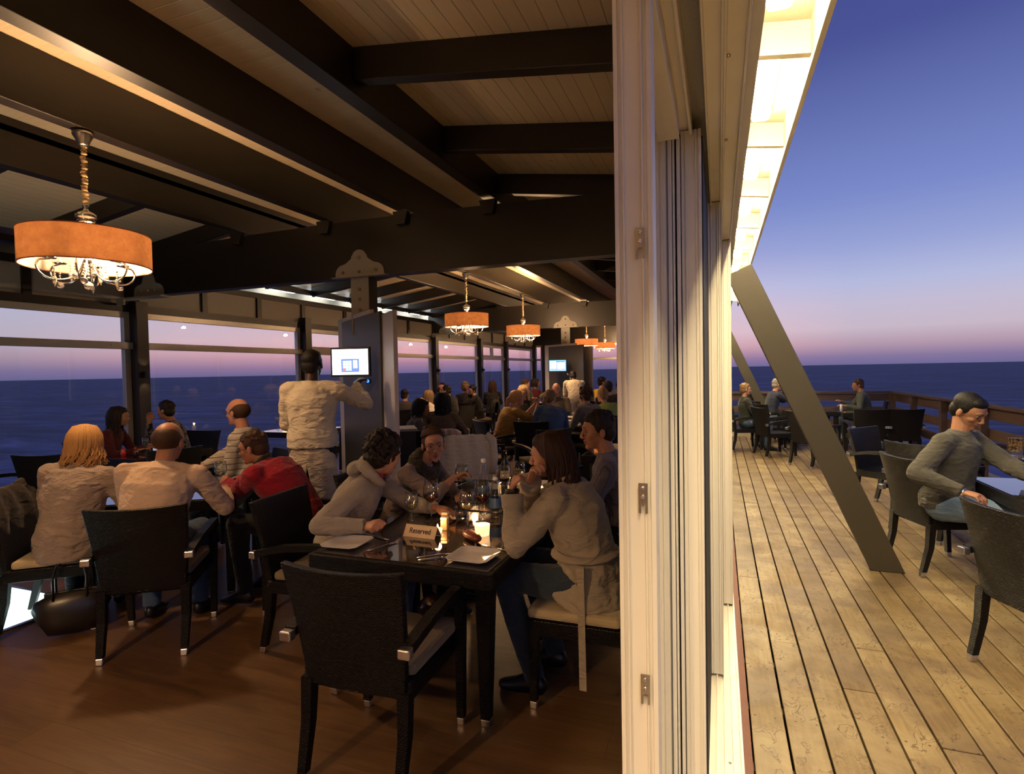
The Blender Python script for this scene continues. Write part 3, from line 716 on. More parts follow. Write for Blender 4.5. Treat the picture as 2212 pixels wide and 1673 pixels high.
def monitor(loc, ang, w, h, m, label, dongle=False):
    root = empty('till_screen', loc, ang); tag(root, label, 'screen', 'till screens')
    MB().box(-w / 2 - 0.018, w / 2 + 0.018, 0.0, 0.035, -h / 2 - 0.02, h / 2 + 0.02).build('bezel', BLACKP, root, bevel=0.004)
    MB().box(-w / 2, w / 2, 0.035, 0.08, -h / 2 + 0.05, h / 2 - 0.05).build('housing', BLACKP, root, bevel=0.01)
    MB().bar((0, 0.08, 0), (0, 0.20, 0), 0.06, 0.06).build('wall_arm', BLACKP, root)
    o = MB().add([(-w / 2, -0.002, -h / 2), (w / 2, -0.002, -h / 2), (w / 2, -0.002, h / 2), (-w / 2, -0.002, h / 2)], [(0, 1, 2, 3)]).build('display', m, root)
    uvl = o.data.uv_layers[0]
    for li, uvv in zip(range(4), ((0, 0), (1, 0), (1, 1), (0, 1))): uvl.data[li].uv = uvv
    if dongle:
        MB().box(w / 2 - 0.03, w / 2 + 0.02, -0.01, 0.02, -h / 2 - 0.09, -h / 2 - 0.045).build('key_reader', BLACKP, root, bevel=0.006)
        MB().lathe([(0.0, 0.002), (0.014, 0.002), (0.016, 0)], 14, M=Matrix.Translation((w / 2 - 0.005, -0.011, -h / 2 - 0.067)) @ Matrix.Rotation(R(90), 4, 'X')).build('key_light', m_glow('blue_led', (0.02, 0.1, 1.0), 5), root)
monitor((-3.395, 4.66, 1.735), R(14), 0.365, 0.25, S1, 'lit till screen with a keypad window, in front of the waiter', True)
monitor((-3.66, 13.2, 1.72), R(8), 0.42, 0.27, S2, 'small lit till screen on the distant screen wall')
CH_UP, CH_MID = 10.0, 92.0
# ---------------------------------------------------------------- chandeliers
def m_shade(t):
    nz = t.n('ShaderNodeTexNoise'); t.l(t.uv(obj=True), nz.inputs['Vector']); nz.inputs['Scale'].default_value = 14; nz.inputs['Detail'].default_value = 7; nz.inputs['Roughness'].default_value = 0.75
    c = t.ramp(nz.outputs[0], [(0.3, (0.42, 0.19, 0.09)), (0.7, (0.66, 0.36, 0.18))])
    tl = t.n('ShaderNodeBsdfTranslucent'); t.l(c, tl.inputs[0]); df = t.n('ShaderNodeBsdfDiffuse'); t.l(c, df.inputs[0])
    mx_ = t.n('ShaderNodeMixShader'); mx_.inputs[0].default_value = 0.5; t.l(tl.outputs[0], mx_.inputs[1]); t.l(df.outputs[0], mx_.inputs[2])
    return t.done(mx_)
SHADE = mat('orange_drum_shade_fabric', m_shade)
def m_liner(t):
    tl = t.n('ShaderNodeBsdfTranslucent', i0=(0.95, 0.85, 0.7, 1)); df = t.n('ShaderNodeBsdfDiffuse', i0=(0.9, 0.82, 0.7, 1))
    mx_ = t.n('ShaderNodeMixShader'); mx_.inputs[0].default_value = 0.5; t.l(tl.outputs[0], mx_.inputs[1]); t.l(df.outputs[0], mx_.inputs[2])
    return t.done(mx_)
LINER = mat('white_shade_liner', m_liner)
BULB = m_glow('warm_bulb', (1.0, 0.72, 0.40), 45.0)
CRYST = mat('cut_crystal', lambda t: t.done(t.pr((1, 0.93, 0.86), 0.03, 0, None, Transmission_Weight=0.85, IOR=1.55)))
CORD = plain('gathered_gold_silk', (0.62, 0.44, 0.24), 0.5, 0.1, 0.5, 120)
def chandelier(full=True):
    root = empty('drum_chandelier', (0, 0, 3.33))
    MB().lathe([(0.0, 0), (0.065, 0), (0.062, -0.02), (0.045, -0.05), (0.036, -0.075), (0.03, -0.09), (0.0, -0.09)], 24).build('ceiling_cup', NICKEL, root)
    pts = []; rad = []
    for i in range(60):
        z = -0.09 - 0.40 * i / 59; pts.append((0.003 * math.sin(i * 0.9), 0.003 * math.cos(i * 1.3), z)); rad.append(0.016 + 0.0065 * math.sin(i * 1.7) + 0.002 * math.sin(i * 3.1))
    MB().tube(pts, rad, 10).build('chain_sleeve', CORD, root)
    MB().lathe([(0, -0.49), (0.02, -0.495), (0.022, -0.51), (0.012, -0.52), (0.02, -0.54), (0.045, -0.552), (0.062, -0.565), (0.064, -0.59), (0.05, -0.60), (0.055, -0.61), (0.05, -0.63), (0.03, -0.64), (0.03, -0.72), (0.0, -0.72)], 24).build('hub', CHROME, root)
    MB().lathe([(0.3825, -0.705), (0.3825, -0.93)], 64).build('drum_shade', SHADE, root)
    MB().lathe([(0.379, -0.706), (0.379, -0.929)], 64).build('shade_liner', LINER, root)
    rim = MB()
    for z in (-0.705, -0.93):
        rim.lathe([(0.385, z - 0.003), (0.385, z + 0.003), (0.377, z + 0.003), (0.377, z - 0.003)], 64, close=True)
    for k in range(3):
        a = k * 2.094 + 0.4; rim.tube([(0.02 * math.cos(a), 0.02 * math.sin(a), -0.70), (0.38 * math.cos(a), 0.38 * math.sin(a), -0.708)], 0.003, 6)
    rim.build('shade_rim', plain('shade_binding', (0.35, 0.13, 0.07), 0.7), root)
    MB().lathe([(0, -0.72), (0.016, -0.73), (0.018, -0.85), (0.03, -0.88), (0.02, -0.90), (0.0, -0.905)], 16).build('stem', CHROME, root)
    for k in range(6):
        a = k * math.pi / 3 + 0.25; c, s_ = math.cos(a), math.sin(a)
        prof = [(0.015, -0.80), (0.035, -0.90), (0.06, -0.97), (0.10, -1.015), (0.16, -1.035), (0.225, -1.03), (0.27, -1.0), (0.29, -0.955), (0.275, -0.915), (0.24, -0.905), (0.215, -0.90)]
        # smooth the scroll
        P = [Vector((r_ * c, r_ * s_, z)) for r_, z in prof]; Q = []
        for i in range(len(P) - 1):
            p0 = P[max(i - 1, 0)]; p1 = P[i]; p2 = P[i + 1]; p3 = P[min(i + 2, len(P) - 1)]
            for u in (0, .25, .5, .75):
                Q.append(0.5 * ((2 * p1) + (-p0 + p2) * u + (2 * p0 - 5 * p1 + 4 * p2 - p3) * u * u + (-p0 + 3 * p1 - 3 * p2 + p3) * u ** 3))
        Q.append(P[-1])
        arm = MB().tube(Q, 0.0065, 8).build('scroll_arm', CHROME, root)
        MB().lathe([(0.0, 0), (0.035, 0.002), (0.045, 0.012), (0.0, 0.012)], 14, (0.215 * c, 0.215 * s_, -0.902)).build('candle_dish', CHROME, arm)
        MB().lathe([(0, 0), (0.011, 0), (0.011, 0.045), (0, 0.045)], 10, (0.215 * c, 0.215 * s_, -0.89)).build('candle_sleeve', LINER, arm)
        MB().ball((0.215 * c, 0.215 * s_, -0.815), (0.016, 0.016, 0.032), 10, 8).build('bulb', BULB, arm)
        # crystal drop strings
        for (rr, aa, zt, kind) in ((0.20, a + 0.1, -1.03, k % 2), (0.10, a + 0.5, -0.985, (k + 1) % 2)):
            X, Y = rr * math.cos(aa), rr * math.sin(aa); d = MB()
            for b_ in range(3): d.ball((X, Y, zt + 0.062 - b_ * 0.018), 0.0075, 8, 6)
            if kind: d.ball((X, Y, zt - 0.022), 0.023, 10, 6)
            else: d.lathe([(0, -0.06), (0.010, -0.035), (0.016, -0.005), (0.007, 0.015), (0, 0.02)], 8, (X, Y, zt), smooth=False)
            d.tube([(X, Y, zt + 0.06), (X, Y, zt + 0.10)], 0.0012, 5)
            d.build('crystal_drop', CRYST, root)
    cd = MB()
    for b_ in range(5): cd.ball((0, 0, -0.915 - b_ * 0.022), 0.009, 8, 6)
    cd.ball((0, 0, -1.06), 0.03, 12, 7); cd.build('crystal_drop', CRYST, root)
    return root
CH = [(-4.143, 2.72), (-4.143, 9.05), (-4.143, 12.1), (-4.143, 18.6), (-4.10, 21.6), (-2.4, -1.6)]  # last one is unseen, added behind the camera to brighten the room's front half
clab = ['large orange drum chandelier hanging at the left, nearest the camera', 'orange drum chandelier in the middle of the photo, second from the camera', 'third orange drum chandelier, in front of the far cross beam', 'small distant chandelier left of the farthest one', 'farthest small chandelier, next to the white door post', 'added unseen drum chandelier behind the camera, lighting the front half of the room']
ch0 = chandelier()
for i, (x, y) in enumerate(CH):
    o = ch0 if i == 0 else copy_tree(ch0)
    o.location = (x, y, 3.33); tag(o, clab[i], 'chandelier', 'drum chandeliers'); o.rotation_euler = (0, 0, i * 0.37)
    for nm, z, en in (('chandelier_light_up', 2.66, CH_UP), ('chandelier_light', 2.50, CH_MID)):
        ld = bpy.data.lights.new(nm, 'POINT'); ld.energy = en * (3.2 if i == 5 else 1.0) * (14.0 if i in (1, 2, 3, 4) and 'up' in nm else 1.0); ld.color = (1.0, 0.60, 0.30); ld.shadow_soft_size = 0.06 if nm != 'chandelier_light_up' else 0.05
        lo = bpy.data.objects.new(nm, ld); COL.objects.link(lo); lo.location = (x + 0.09, y, z)
# ---------------------------------------------------------------- chairs
CUSH = fabric('beige_seat_cushion', (0.22, 0.175, 0.105), 700, 0.25)
CREAMC = fabric('cream_seat_pad', (0.46, 0.38, 0.22), 700, 0.25)
def taper_leg(parent, top, foot, w0, w1, name='leg', mid=None):
    top = Vector(top); foot = Vector(foot)
    pts = [top] + ([Vector(mid)] if mid else []) + [foot]
    mb = MB(); L = len(pts) - 1
    d = (pts[-1] - pts[-2]).normalized(); capL = 0.036
    end = foot - d * (capL / abs(d.z))
    q = pts[:-1] + [end]
    def ring(c, w): return [(c.x - w / 2, c.y - w / 2, c.z), (c.x + w / 2, c.y - w / 2, c.z), (c.x + w / 2, c.y + w / 2, c.z), (c.x - w / 2, c.y + w / 2, c.z)]
    for i in range(L):
        a = w0 + (w1 - w0) * i / L; b = w0 + (w1 - w0) * (i + 1) / L
        mb.hexa(ring(q[i + 1], b), ring(q[i], a))
    o = mb.build(name, WICKER, parent)
    c = MB().hexa(ring(foot, w1 * 0.92), ring(end, w1 * 1.03)); c.build('foot_cap', SATIN, o, bevel=0.004)
    return o
def make_chair(name, arms=True, cushion=True, pad=None):
    root = empty(name, (0, 0, 0))
    # backrest: a curved wicker panel, wider at the top, hollow towards the sitter
    mb = MB(); n, m = 12, 9; T = 0.034
    def P(u, v, back):
        hw = 0.222 + 0.043 * v; x = (u * 2 - 1) * hw
        y = -0.205 - 0.085 * v ** 1.5 - 0.035 * (1 - (u * 2 - 1) ** 2) * (0.35 + 0.65 * v)
        z = 0.375 + 0.505 * v + 0.010 * (u * 2 - 1) ** 2 * v
        return (x, y - (T if back else 0), z)
    vs = [P(i / n, j / m, b) for b in (0, 1) for j in range(m + 1) for i in range(n + 1)]
    def I(i, j, b): return b * (m + 1) * (n + 1) + j * (n + 1) + i
    fs = []
    for j in range(m):
        for i in range(n):
            fs.append((I(i, j, 0), I(i, j + 1, 0), I(i + 1, j + 1, 0), I(i + 1, j, 0))); fs.append((I(i, j, 1), I(i + 1, j, 1), I(i + 1, j + 1, 1), I(i, j + 1, 1)))
    for j in range(m):
        fs.append((I(0, j, 0), I(0, j, 1), I(0, j + 1, 1), I(0, j + 1, 0))); fs.append((I(n, j, 1), I(n, j, 0), I(n, j + 1, 0), I(n, j + 1, 1)))
    for i in range(n):
        fs.append((I(i, m, 1), I(i + 1, m, 1), I(i + 1, m, 0), I(i, m, 0))); fs.append((I(i, 0, 0), I(i + 1, 0, 0), I(i + 1, 0, 1), I(i, 0, 1)))
    mb.add(vs, fs, False); b = mb.build('backrest', WICKER, root, bevel=0.006)
    MB().box(-0.026, 0.026, -0.252, -0.246, 0.383, 0.400).build('maker_tag', SATIN, b)
    fr = MB(); fr.box(-0.245, 0.245, -0.225, 0.245, 0.36, 0.435)
    fr.build('seat_frame', WICKER, root, bevel=0.008)
    if cushion: MB().box(-0.24, 0.24, -0.19, 0.255, 0.437, 0.487).build('cushion', pad or CUSH, root, bevel=0.018)
    for s_ in (-1, 1):
        taper_leg(root, (s_ * 0.218, -0.222, 0.40), (s_ * 0.215, -0.290, 0.0), 0.05, 0.036, mid=(s_ * 0.219, -0.236, 0.22))
        if arms:
            taper_leg(root, (s_ * 0.262, 0.215, 0.635), (s_ * 0.245, 0.235, 0.0), 0.046, 0.034, mid=(s_ * 0.255, 0.222, 0.36))
            am = MB()
            pts = [(s_ * 0.262, -0.275, 0.597), (s_ * 0.272, -0.10, 0.640), (s_ * 0.272, 0.10, 0.655), (s_ * 0.264, 0.24, 0.650)]
            for i in range(3): am.bar(pts[i], Vector(pts[i + 1]) + (Vector(pts[i + 1]) - Vector(pts[i])).normalized() * 0.004, 0.046, 0.036)
            a = am.build('armrest', WICKER, root)
            MB().box(s_ * 0.262 - 0.025, s_ * 0.262 + 0.025, -0.315, -0.276, 0.569, 0.609).build('arm_cap', SATIN, a, bevel=0.006)
        else: taper_leg(root, (s_ * 0.222, 0.222, 0.40), (s_ * 0.222, 0.232, 0.0), 0.046, 0.034)
    return root
PROTO = {}
def chair(kind, x, y, deg, label, group, z=0.0):
    if kind not in PROTO:
        PROTO[kind] = {'arm': lambda: make_chair('wicker_armchair'), 'deck': lambda: make_chair('wicker_armchair', cushion=False), 'side': lambda: make_chair('wicker_side_chair', arms=False, pad=CREAMC)}[kind]()
        o = PROTO[kind]
    else: o = copy_tree(PROTO[kind])
    place(o, x, y, z, R(deg)); tag(o, label, 'chair', group); return o
GI, GD = 'wicker chairs indoors', 'wicker armchairs on the deck'
def L(mat_xy): return mat_xy
chair('arm', -1.362, 2.065, 2, 'dark wicker armchair with silver feet in the centre foreground, back to the camera', GI)
chair('arm', -3.285, 2.505, 34, 'dark wicker armchair at the lower left holding the man in the peach check shirt', GI)
chair('arm', -2.255, 2.80, -84, 'dark wicker armchair under the boy in the grey hooded top', GI)
chair('arm', -2.30, 3.62, -88, 'dark wicker armchair of the girl with tied-up hair', GI)
chair('side', -0.615, 2.755, 90, 'armless wicker chair with a cream seat pad under the woman in the trench coat', GI)
chair('arm', -0.52, 3.66, 88, 'dark wicker armchair of the man in the blue-grey shirt', GI)
chair('side', -4.13, 2.48, -52, 'wicker chair of the blonde woman, draped with a dark coat', GI)
chair('arm', -2.75, 3.27, 110, 'dark wicker armchair behind the man in the red fleece', GI)
chair('arm', -4.10, 4.15, 160, 'dark wicker armchair of the balding man with glasses and striped shirt', GI)
chair('arm', -5.55, 4.35, 70, 'empty dark wicker armchair between the blonde woman and the peach shirt', GI)
chair('arm', -6.75, 3.35, -60, 'dark wicker armchair standing askew at the left edge by the window', GI)
chair('arm', -6.35, 3.85, 20, 'second dark wicker armchair at the left edge, turned toward the sea', GI)
chair('arm', -6.85, 4.62, -75, 'dark wicker armchair of the woman in maroon by the window', GI)
chair('arm', -6.55, 5.45, -170, 'dark wicker armchair of the guest in the patterned jacket', GI)
chair('arm', -5.35, 6.45, 30, 'dark wicker armchair beside the candlelit table by the window, left of the waiter', GI)
chair('arm', -5.0, 5.7, 70, 'dark wicker armchair behind the striped shirt', GI)
chair('arm', -2.86, 5.98, 35, 'dark wicker armchair draped with a cream cardigan in the middle of the room', GI)
# ---------------------------------------------------------------- tables
def m_ttop(t):
    nz = t.n('ShaderNodeTexNoise'); t.l(t.uv(obj=True), nz.inputs['Vector']); nz.inputs['Scale'].default_value = 3
    return t.done(t.pr((0.028, 0.022, 0.016), 0.045, 0, None, Specular_IOR_Level=1.0, Coat_Weight=0.6, Coat_Roughness=0.03))
TTOP = mat('dark_glass_table_top', m_ttop)
def make_table(s=0.98, h=0.74):
    root = empty('wicker_table', (0, 0, 0)); a = s / 2
    ap = MB()
    for x0, x1, y0, y1 in ((-a, a, -a, -a + 0.05), (-a, a, a - 0.05, a), (-a, -a + 0.05, -a + 0.05, a - 0.05), (a - 0.05, a, -a + 0.05, a - 0.05)): ap.box(x0, x1, y0, y1, h - 0.085, h - 0.004)
    ap.box(-a + 0.05, a - 0.05, -a + 0.05, a - 0.05, h - 0.03, h - 0.012)
    ap.build('apron', WICKER, root, bevel=0.006)
    MB().box(-a + 0.02, a - 0.02, -a + 0.02, a - 0.02, h - 0.0035, h).build('glass_top', TTOP, root, bevel=0.001)
    for sx in (-1, 1):
        for sy in (-1, 1): taper_leg(root, (sx * (a - 0.05), sy * (a - 0.05), h - 0.06), (sx * (a - 0.075), sy * (a - 0.09), 0), 0.075, 0.044)
    return root
tb0 = None
def table(x, y, deg, label, group='wicker tables indoors'):
    global tb0
    if tb0 is None: tb0 = make_table(); o = tb0
    else: o = copy_tree(tb0)
    place(o, x, y, 0, R(deg)); tag(o, label, 'table', group); return o
table(-1.425, 2.735, 0, 'dark glass-topped wicker table in the foreground with the reserved sign')
table(-1.425, 3.72, 0, 'dark glass-topped wicker table pushed against the far side of the foreground one')
table(-3.965, 3.265, 33, 'dark glass-topped wicker table of the group at the left')
table(-6.35, 4.75, 0, 'dark wicker table by the sea window behind the blonde woman')
table(-6.30, 7.35, 0, 'candlelit wicker table by the window to the left of the waiter')
# ---------------------------------------------------------------- tableware
CERAM = plain('white_glazed_ceramic', (0.72, 0.70, 0.66), 0.12)
CUTL = plain('polished_steel_cutlery', (0.75, 0.72, 0.66), 0.15, 1.0)
REDW = mat('red_wine', lambda t: t.done(t.pr((0.05, 0.002, 0.004), 0.05, 0, None, Specular_IOR_Level=0.8)))
WHTW = mat('white_wine', lambda t: t.done(t.pr((0.75, 0.62, 0.32), 0.03, 0, None, Transmission_Weight=0.8, IOR=1.33)))
def lerp_prof(p): return p
def glass_mesh(h=0.215, r=0.042, fill=0.35):
    z0 = h * 0.46; b = h - z0
    outer = [(0.0, 0.0), (r * 0.9, 0.001), (r * 0.88, 0.004), (r * 0.3, 0.010), (0.0045, 0.022), (0.0035, h * 0.25), (0.004, z0 - 0.006)]
    bowl = [(0.012, z0 + 0.001), (r * 0.62, z0 + b * 0.10), (r * 0.92, z0 + b * 0.26), (r, z0 + b * 0.42), (r * 0.96, z0 + b * 0.65), (r * 0.84, h)]
    inner = [(x - 0.0012, z) for x, z in reversed(bowl)] + [(0.0, z0 + 0.003)]
    liq = [(0.0, z0 + 0.004), (0.011, z0 + 0.004)]
    for x, z in bowl[1:]:
        if z < z0 + b * fill: liq.append((x - 0.002, z))
    zt = z0 + b * fill
    # interpolate radius
    pr_ = bowl[-1][0]
    for (x0, a0), (x1, a1) in zip(bowl, bowl[1:]):
        if a0 <= zt <= a1: pr_ = x0 + (x1 - x0) * (zt - a0) / (a1 - a0)
    liq += [(pr_ - 0.002, zt), (0, zt)]
    return outer + bowl + inner, liq
GP = {}
def wineglass(x, y, label, wine=None, h=0.215, r=0.042, z=0.7405, group='wine glasses', fill=0.35):
    key = (wine.name if wine else None, h, r, fill)
    if key not in GP:
        root = empty('wine_glass', (x, y, z)); prof, liq = glass_mesh(h, r, fill)
        MB().lathe(prof, 28).build('glass_bowl', STEM, root)
        if wine: MB().lathe(liq, 24).build('wine', wine, root)
        GP[key] = root; o = root
    else: o = copy_tree(GP[key])
    o.location = (x, y, z); tag(o, label, 'glass', group); return o
T = 0.7405
gt = 'glasses on the foreground tables'
wineglass(-1.664, 2.822, 'wine glass with a little white wine, left of the red wine beside the reserved sign', WHTW, 0.20, 0.040, group=gt)
wineglass(-1.598, 2.935, 'large red wine glass standing behind the reserved sign by the boy\'s sleeve', REDW, 0.245, 0.048, group=gt, fill=0.4)
wineglass(-1.713, 3.60, 'wine glass with a pale drink in front of the girl\'s crossed arms', WHTW, 0.225, 0.047, group=gt)
wineglass(-1.335, 2.87, 'front white wine glass of the cluster before the water bottles', WHTW, 0.215, 0.044, group=gt)
wineglass(-1.305, 3.02, 'red wine glass in the cluster, right beside the water bottle', REDW, 0.24, 0.05, group=gt, fill=0.4)
wineglass(-1.356, 3.50, 'red wine glass in front of the labelled wine bottle', REDW, 0.25, 0.048, group=gt, fill=0.32)
wineglass(-1.371, 3.86, 'white wine glass next to the trench coat woman\'s hand', WHTW, 0.22, 0.043, group=gt, fill=0.45)
# tumbler upside down reflection pair: short water glass
def tumbler(x, y, label, z=T, h=0.085, r=0.038, group=gt):
    o = MB().lathe([(0, 0.004), (r * 0.78, 0.006), (r * 0.95, h * 0.5), (r, h), (r - 0.002, h), (r * 0.92, h * 0.5), (r * 0.72, 0.012), (0, 0.012)], 26).build('water_tumbler', STEM)
    o.location = (x, y, z); return tag(o, label, 'glass', group)
tumbler(-1.055, 2.80, 'short water tumbler right of the tea light, near the trench sleeve')
tumbler(-1.43, 2.99, 'short empty tumbler between the shakers and the water bottle')
# water bottles
PET = mat('clear_plastic_bottle', m_stem)
def water_bottle(x, y, label, ang=0, h=0.30):
    root = empty('water_bottle', (x, y, T), ang)
    k = h / 0.30
    prof = [(0, 0.004), (0.030, 0.0), (0.037, 0.012), (0.037, 0.05), (0.035, 0.055), (0.037, 0.06), (0.037, 0.165)]
    for i in range(5): prof += [(0.034 - i * 0.0028, 0.172 + i * 0.016), (0.0375 - i * 0.0036, 0.180 + i * 0.016)]
    prof += [(0.016, 0.262), (0.0125, 0.27), (0.0125, 0.283)]
    MB().lathe([(a, b * k) for a, b in prof], 26).build('bottle_body', PET, root)
    MB().lathe([(0, 0.303 * k), (0.0145, 0.303 * k), (0.015, 0.282 * k), (0, 0.282 * k)], 20).build('cap', plain('white_plastic', (0.85, 0.83, 0.78), 0.4), root)
    MB().lathe([(0.0375, 0.075 * k), (0.0375, 0.150 * k)], 26).build('label_band', plain('blue_bottle_label', (0.07, 0.16, 0.36), 0.4), root)
    tag(root, label, 'bottle', 'plastic water bottles')
water_bottle(-1.372, 3.20, 'tall clear plastic water bottle with white cap and blue label, centre of the table', h=0.335)
water_bottle(-1.272, 3.14, 'second shorter water bottle with blue label just in front of the capped one', 0.8, h=0.235)
# square carafes
def carafe(x, y, label, ang=0.1):
    root = empty('oil_cruet', (x, y, T), ang)
    MB().box(-0.026, 0.026, -0.026, 0.026, 0.0, 0.165).build('cruet_glass', STEM, root, bevel=0.006)
    MB().box(-0.022, 0.022, -0.022, 0.022, 0.006, 0.085).build('oil', mat('golden_oil', lambda t: t.done(t.pr((0.62, 0.5, 0.16), 0.05, 0, None, Transmission_Weight=0.7))), root)
    MB().box(-0.027, 0.027, -0.027, 0.027, 0.166, 0.178).build('lid', STEM, root, bevel=0.003)
    tag(root, label, 'cruet', 'square glass cruets')
carafe(-1.345, 3.315, 'tall square glass cruet of oil, left of the pair'); carafe(-1.275, 3.30, 'tall square glass cruet of pale liquid, right of the pair')
# wine bottle with a lettered label
root = empty('wine_bottle', (-1.45, 3.78, T), R(12)); tag(root, 'dark wine bottle with a cream lettered label behind the red wine glass', 'bottle')
BOTG = plain('dark_bottle_glass', (0.006, 0.010, 0.006), 0.06, 0, Specular_IOR_Level=0.9)
MB().lathe([(0, 0.005), (0.034, 0.0), (0.038, 0.006), (0.038, 0.19), (0.034, 0.212), (0.018, 0.235), (0.0145, 0.25), (0.0145, 0.292), (0.0165, 0.294), (0.0165, 0.303), (0.0145, 0.305), (0, 0.306)], 30).build('bottle_body', BOTG, root)
lb = MB(); n = 12
vs = []; 
for j in (0, 1):
    for i in range(n + 1):
        a = R(-90 - 58 + 116 * i / n); vs.append((0.0387 * math.cos(a), 0.0387 * math.sin(a), 0.07 + 0.095 * j))
lb.add(vs, [(i, i + 1, i + n + 2, i + n + 1) for i in range(n)], True); lab = lb.build('bottle_label', plain('cream_paper_label', (0.74, 0.66, 0.48), 0.6), root)
def text(s, size, loc, rot, m, parent=None, name='lettering', ext=0.0003, align='CENTER', sx=1.0, sp=1.0, bold=0.0):
    cu = bpy.data.curves.new(name, 'FONT'); cu.body = s; cu.size = size; cu.extrude = ext; cu.align_x = align; cu.align_y = 'CENTER'; cu.space_character = sp; cu.offset = bold; cu.resolution_u = 6
    t_ = bpy.data.objects.new('text_outline', cu); COL.objects.link(t_)
    me = bpy.data.meshes.new_from_object(t_.evaluated_get(bpy.context.evaluated_depsgraph_get())); bpy.data.objects.remove(t_); bpy.data.curves.remove(cu)
    me.materials.clear(); me.materials.append(m); o = bpy.data.objects.new(name, me); COL.objects.link(o); o.parent = parent
    o.location = loc; o.rotation_euler = rot; o.scale = (sx, 1, 1); return o
INK = plain('dark_ink', (0.012, 0.014, 0.03), 0.5); INKR = plain('oxblood_ink', (0.16, 0.015, 0.015), 0.5)
text('TR', 0.042, (0.0, -0.0392, 0.108), (R(90), 0, 0), INKR, lab, sx=0.8)
for k_, (x0, x1, z) in enumerate(((-0.02, 0.02, 0.145), (-0.022, 0.022, 0.080), (-0.015, 0.015, 0.154))):
    MB().box(x0, x1, -0.0394, -0.0388, z, z + 0.002).build('label_rule', INK, lab)
# reserved sign
root = empty('reserved_sign', (-1.505, 2.655, T), R(-3)); tag(root, 'folded brushed-metal tent sign reading Reserved on the foreground table', 'sign')
SIGN = plain('brushed_gold_metal', (0.95, 0.70, 0.46), 0.35, 0.35)
w, hh, dd = 0.098, 0.058, 0.036
m_ = MB().add([(-w, -dd, 0), (w, -dd, 0), (w, 0, hh), (-w, 0, hh), (-w, -dd + 0.002, 0), (w, -dd + 0.002, 0), (w, 0.001, hh - 0.002), (-w, 0.001, hh - 0.002)], [(0, 1, 2, 3), (7, 6, 5, 4), (0, 3, 7, 4), (1, 5, 6, 2), (0, 4, 5, 1), (3, 2, 6, 7)])
fp = m_.build('front_leaf', SIGN, root)
MB().add([(w, dd, 0), (-w, dd, 0), (-w, 0.0012, hh), (w, 0.0012, hh), (w, dd - 0.002, 0), (-w, dd - 0.002, 0), (-w, 0, hh - 0.003), (w, 0, hh - 0.003)], [(0, 1, 2, 3), (7, 6, 5, 4), (0, 3, 7, 4), (1, 5, 6, 2), (0, 4, 5, 1), (3, 2, 6, 7)]).build('rear_leaf', SIGN, root)
text('Reserved', 0.040, (0.0, -dd / 2 - 0.0008, hh / 2 + 0.001), (math.atan2(hh, dd), 0, 0), INK, fp, sx=0.88, bold=0.0006)
# plates and cutlery
def plate(x, y, ang, label, s=0.115, z=T, group='square white plates'):
    mb = MB(); lv = [(0.0, 0.004), (s * 0.62, 0.004), (s * 0.70, 0.007), (s, 0.020), (s + 0.002, 0.021), (s + 0.001, 0.017), (s * 0.72, 0.002), (s * 0.6, 0.0), (0, 0)]
    vs = []; fs = []; nn = 24
    for r_, zz in lv:
        for k in range(nn):
            a = 2 * math.pi * k / nn + math.pi / nn; c, s2 = math.cos(a), math.sin(a); p_ = 9; q = (abs(c) ** p_ + abs(s2) ** p_) ** (-1 / p_); vs.append((r_ * q * c, r_ * q * s2, zz))
    for j in range(len(lv) - 1):
        for k in range(nn): k2 = (k + 1) % nn; fs.append((j * nn + k, j * nn + k2, (j + 1) * nn + k2, (j + 1) * nn + k))
    o = mb.add(vs, [f[::-1] for f in fs], True).build('square_plate', CERAM); place(o, x, y, z, ang); return tag(o, label, 'plate', group)
plate(-1.80, 2.405, R(4), 'square white plate at the front left corner of the foreground table', 0.105)
plate(-1.09, 2.405, R(-2), 'square white plate at the front right corner of the foreground table', 0.105)
plate(-1.24, 3.98, R(5), 'upper square white plate of the stack beyond the trench sleeve', 0.10, T + 0.0235)
plate(-1.235, 3.985, R(2), 'lower square white plate of the stack beyond the trench sleeve', 0.10)
def fork(x, y, ang, label, z=T):
    root = MB(); root.tube([(0, -0.10, 0.004), (0, -0.05, 0.006), (0, 0.02, 0.008), (0, 0.045, 0.005)], [(0.006, 0.0018), (0.0045, 0.0018), (0.003, 0.002), (0.009, 0.0015)], 8, flat=(1, 0, 0))
    for k in (-1.5, -0.5, 0.5, 1.5): root.tube([(k * 0.0045, 0.043, 0.005), (k * 0.005, 0.07, 0.003), (k * 0.005, 0.10, 0.010)], [0.0017, 0.0015, 0.0009], 6)
    o = root.build('fork', CUTL); place(o, x, y, z, ang); return tag(o, label, 'fork', 'forks and knives')
def knife(x, y, ang, label, z=T):
    root = MB(); root.tube([(0, -0.115, 0.005), (0, -0.04, 0.0055), (0, 0.0, 0.004)], [(0.007, 0.003), (0.006, 0.003), (0.004, 0.003)], 8, flat=(1, 0, 0))
    root.prism([(-0.004, 0), (0.004, 0), (0.011, 0.03), (0.011, 0.09), (0.003, 0.115), (-0.004, 0.115)], 0.0015, 0.0035)
    o = root.build('knife', CUTL); place(o, x, y, z, ang); return tag(o, label, 'knife', 'forks and knives')
fork(-1.60, 2.435, R(-20), 'fork lying right of the front left plate'); knife(-1.74, 2.565, R(72), 'knife lying beyond the front left plate', T)
fork(-1.27, 2.385, R(-52), 'fork lying left of the front right plate'); knife(-1.235, 2.365, R(-50), 'knife lying against the fork by the front right plate')
fork(-1.17, 2.60, R(25), 'fork beside the brown leather case'); knife(-1.03, 2.56, R(70), 'dark knife beyond the front right plate')
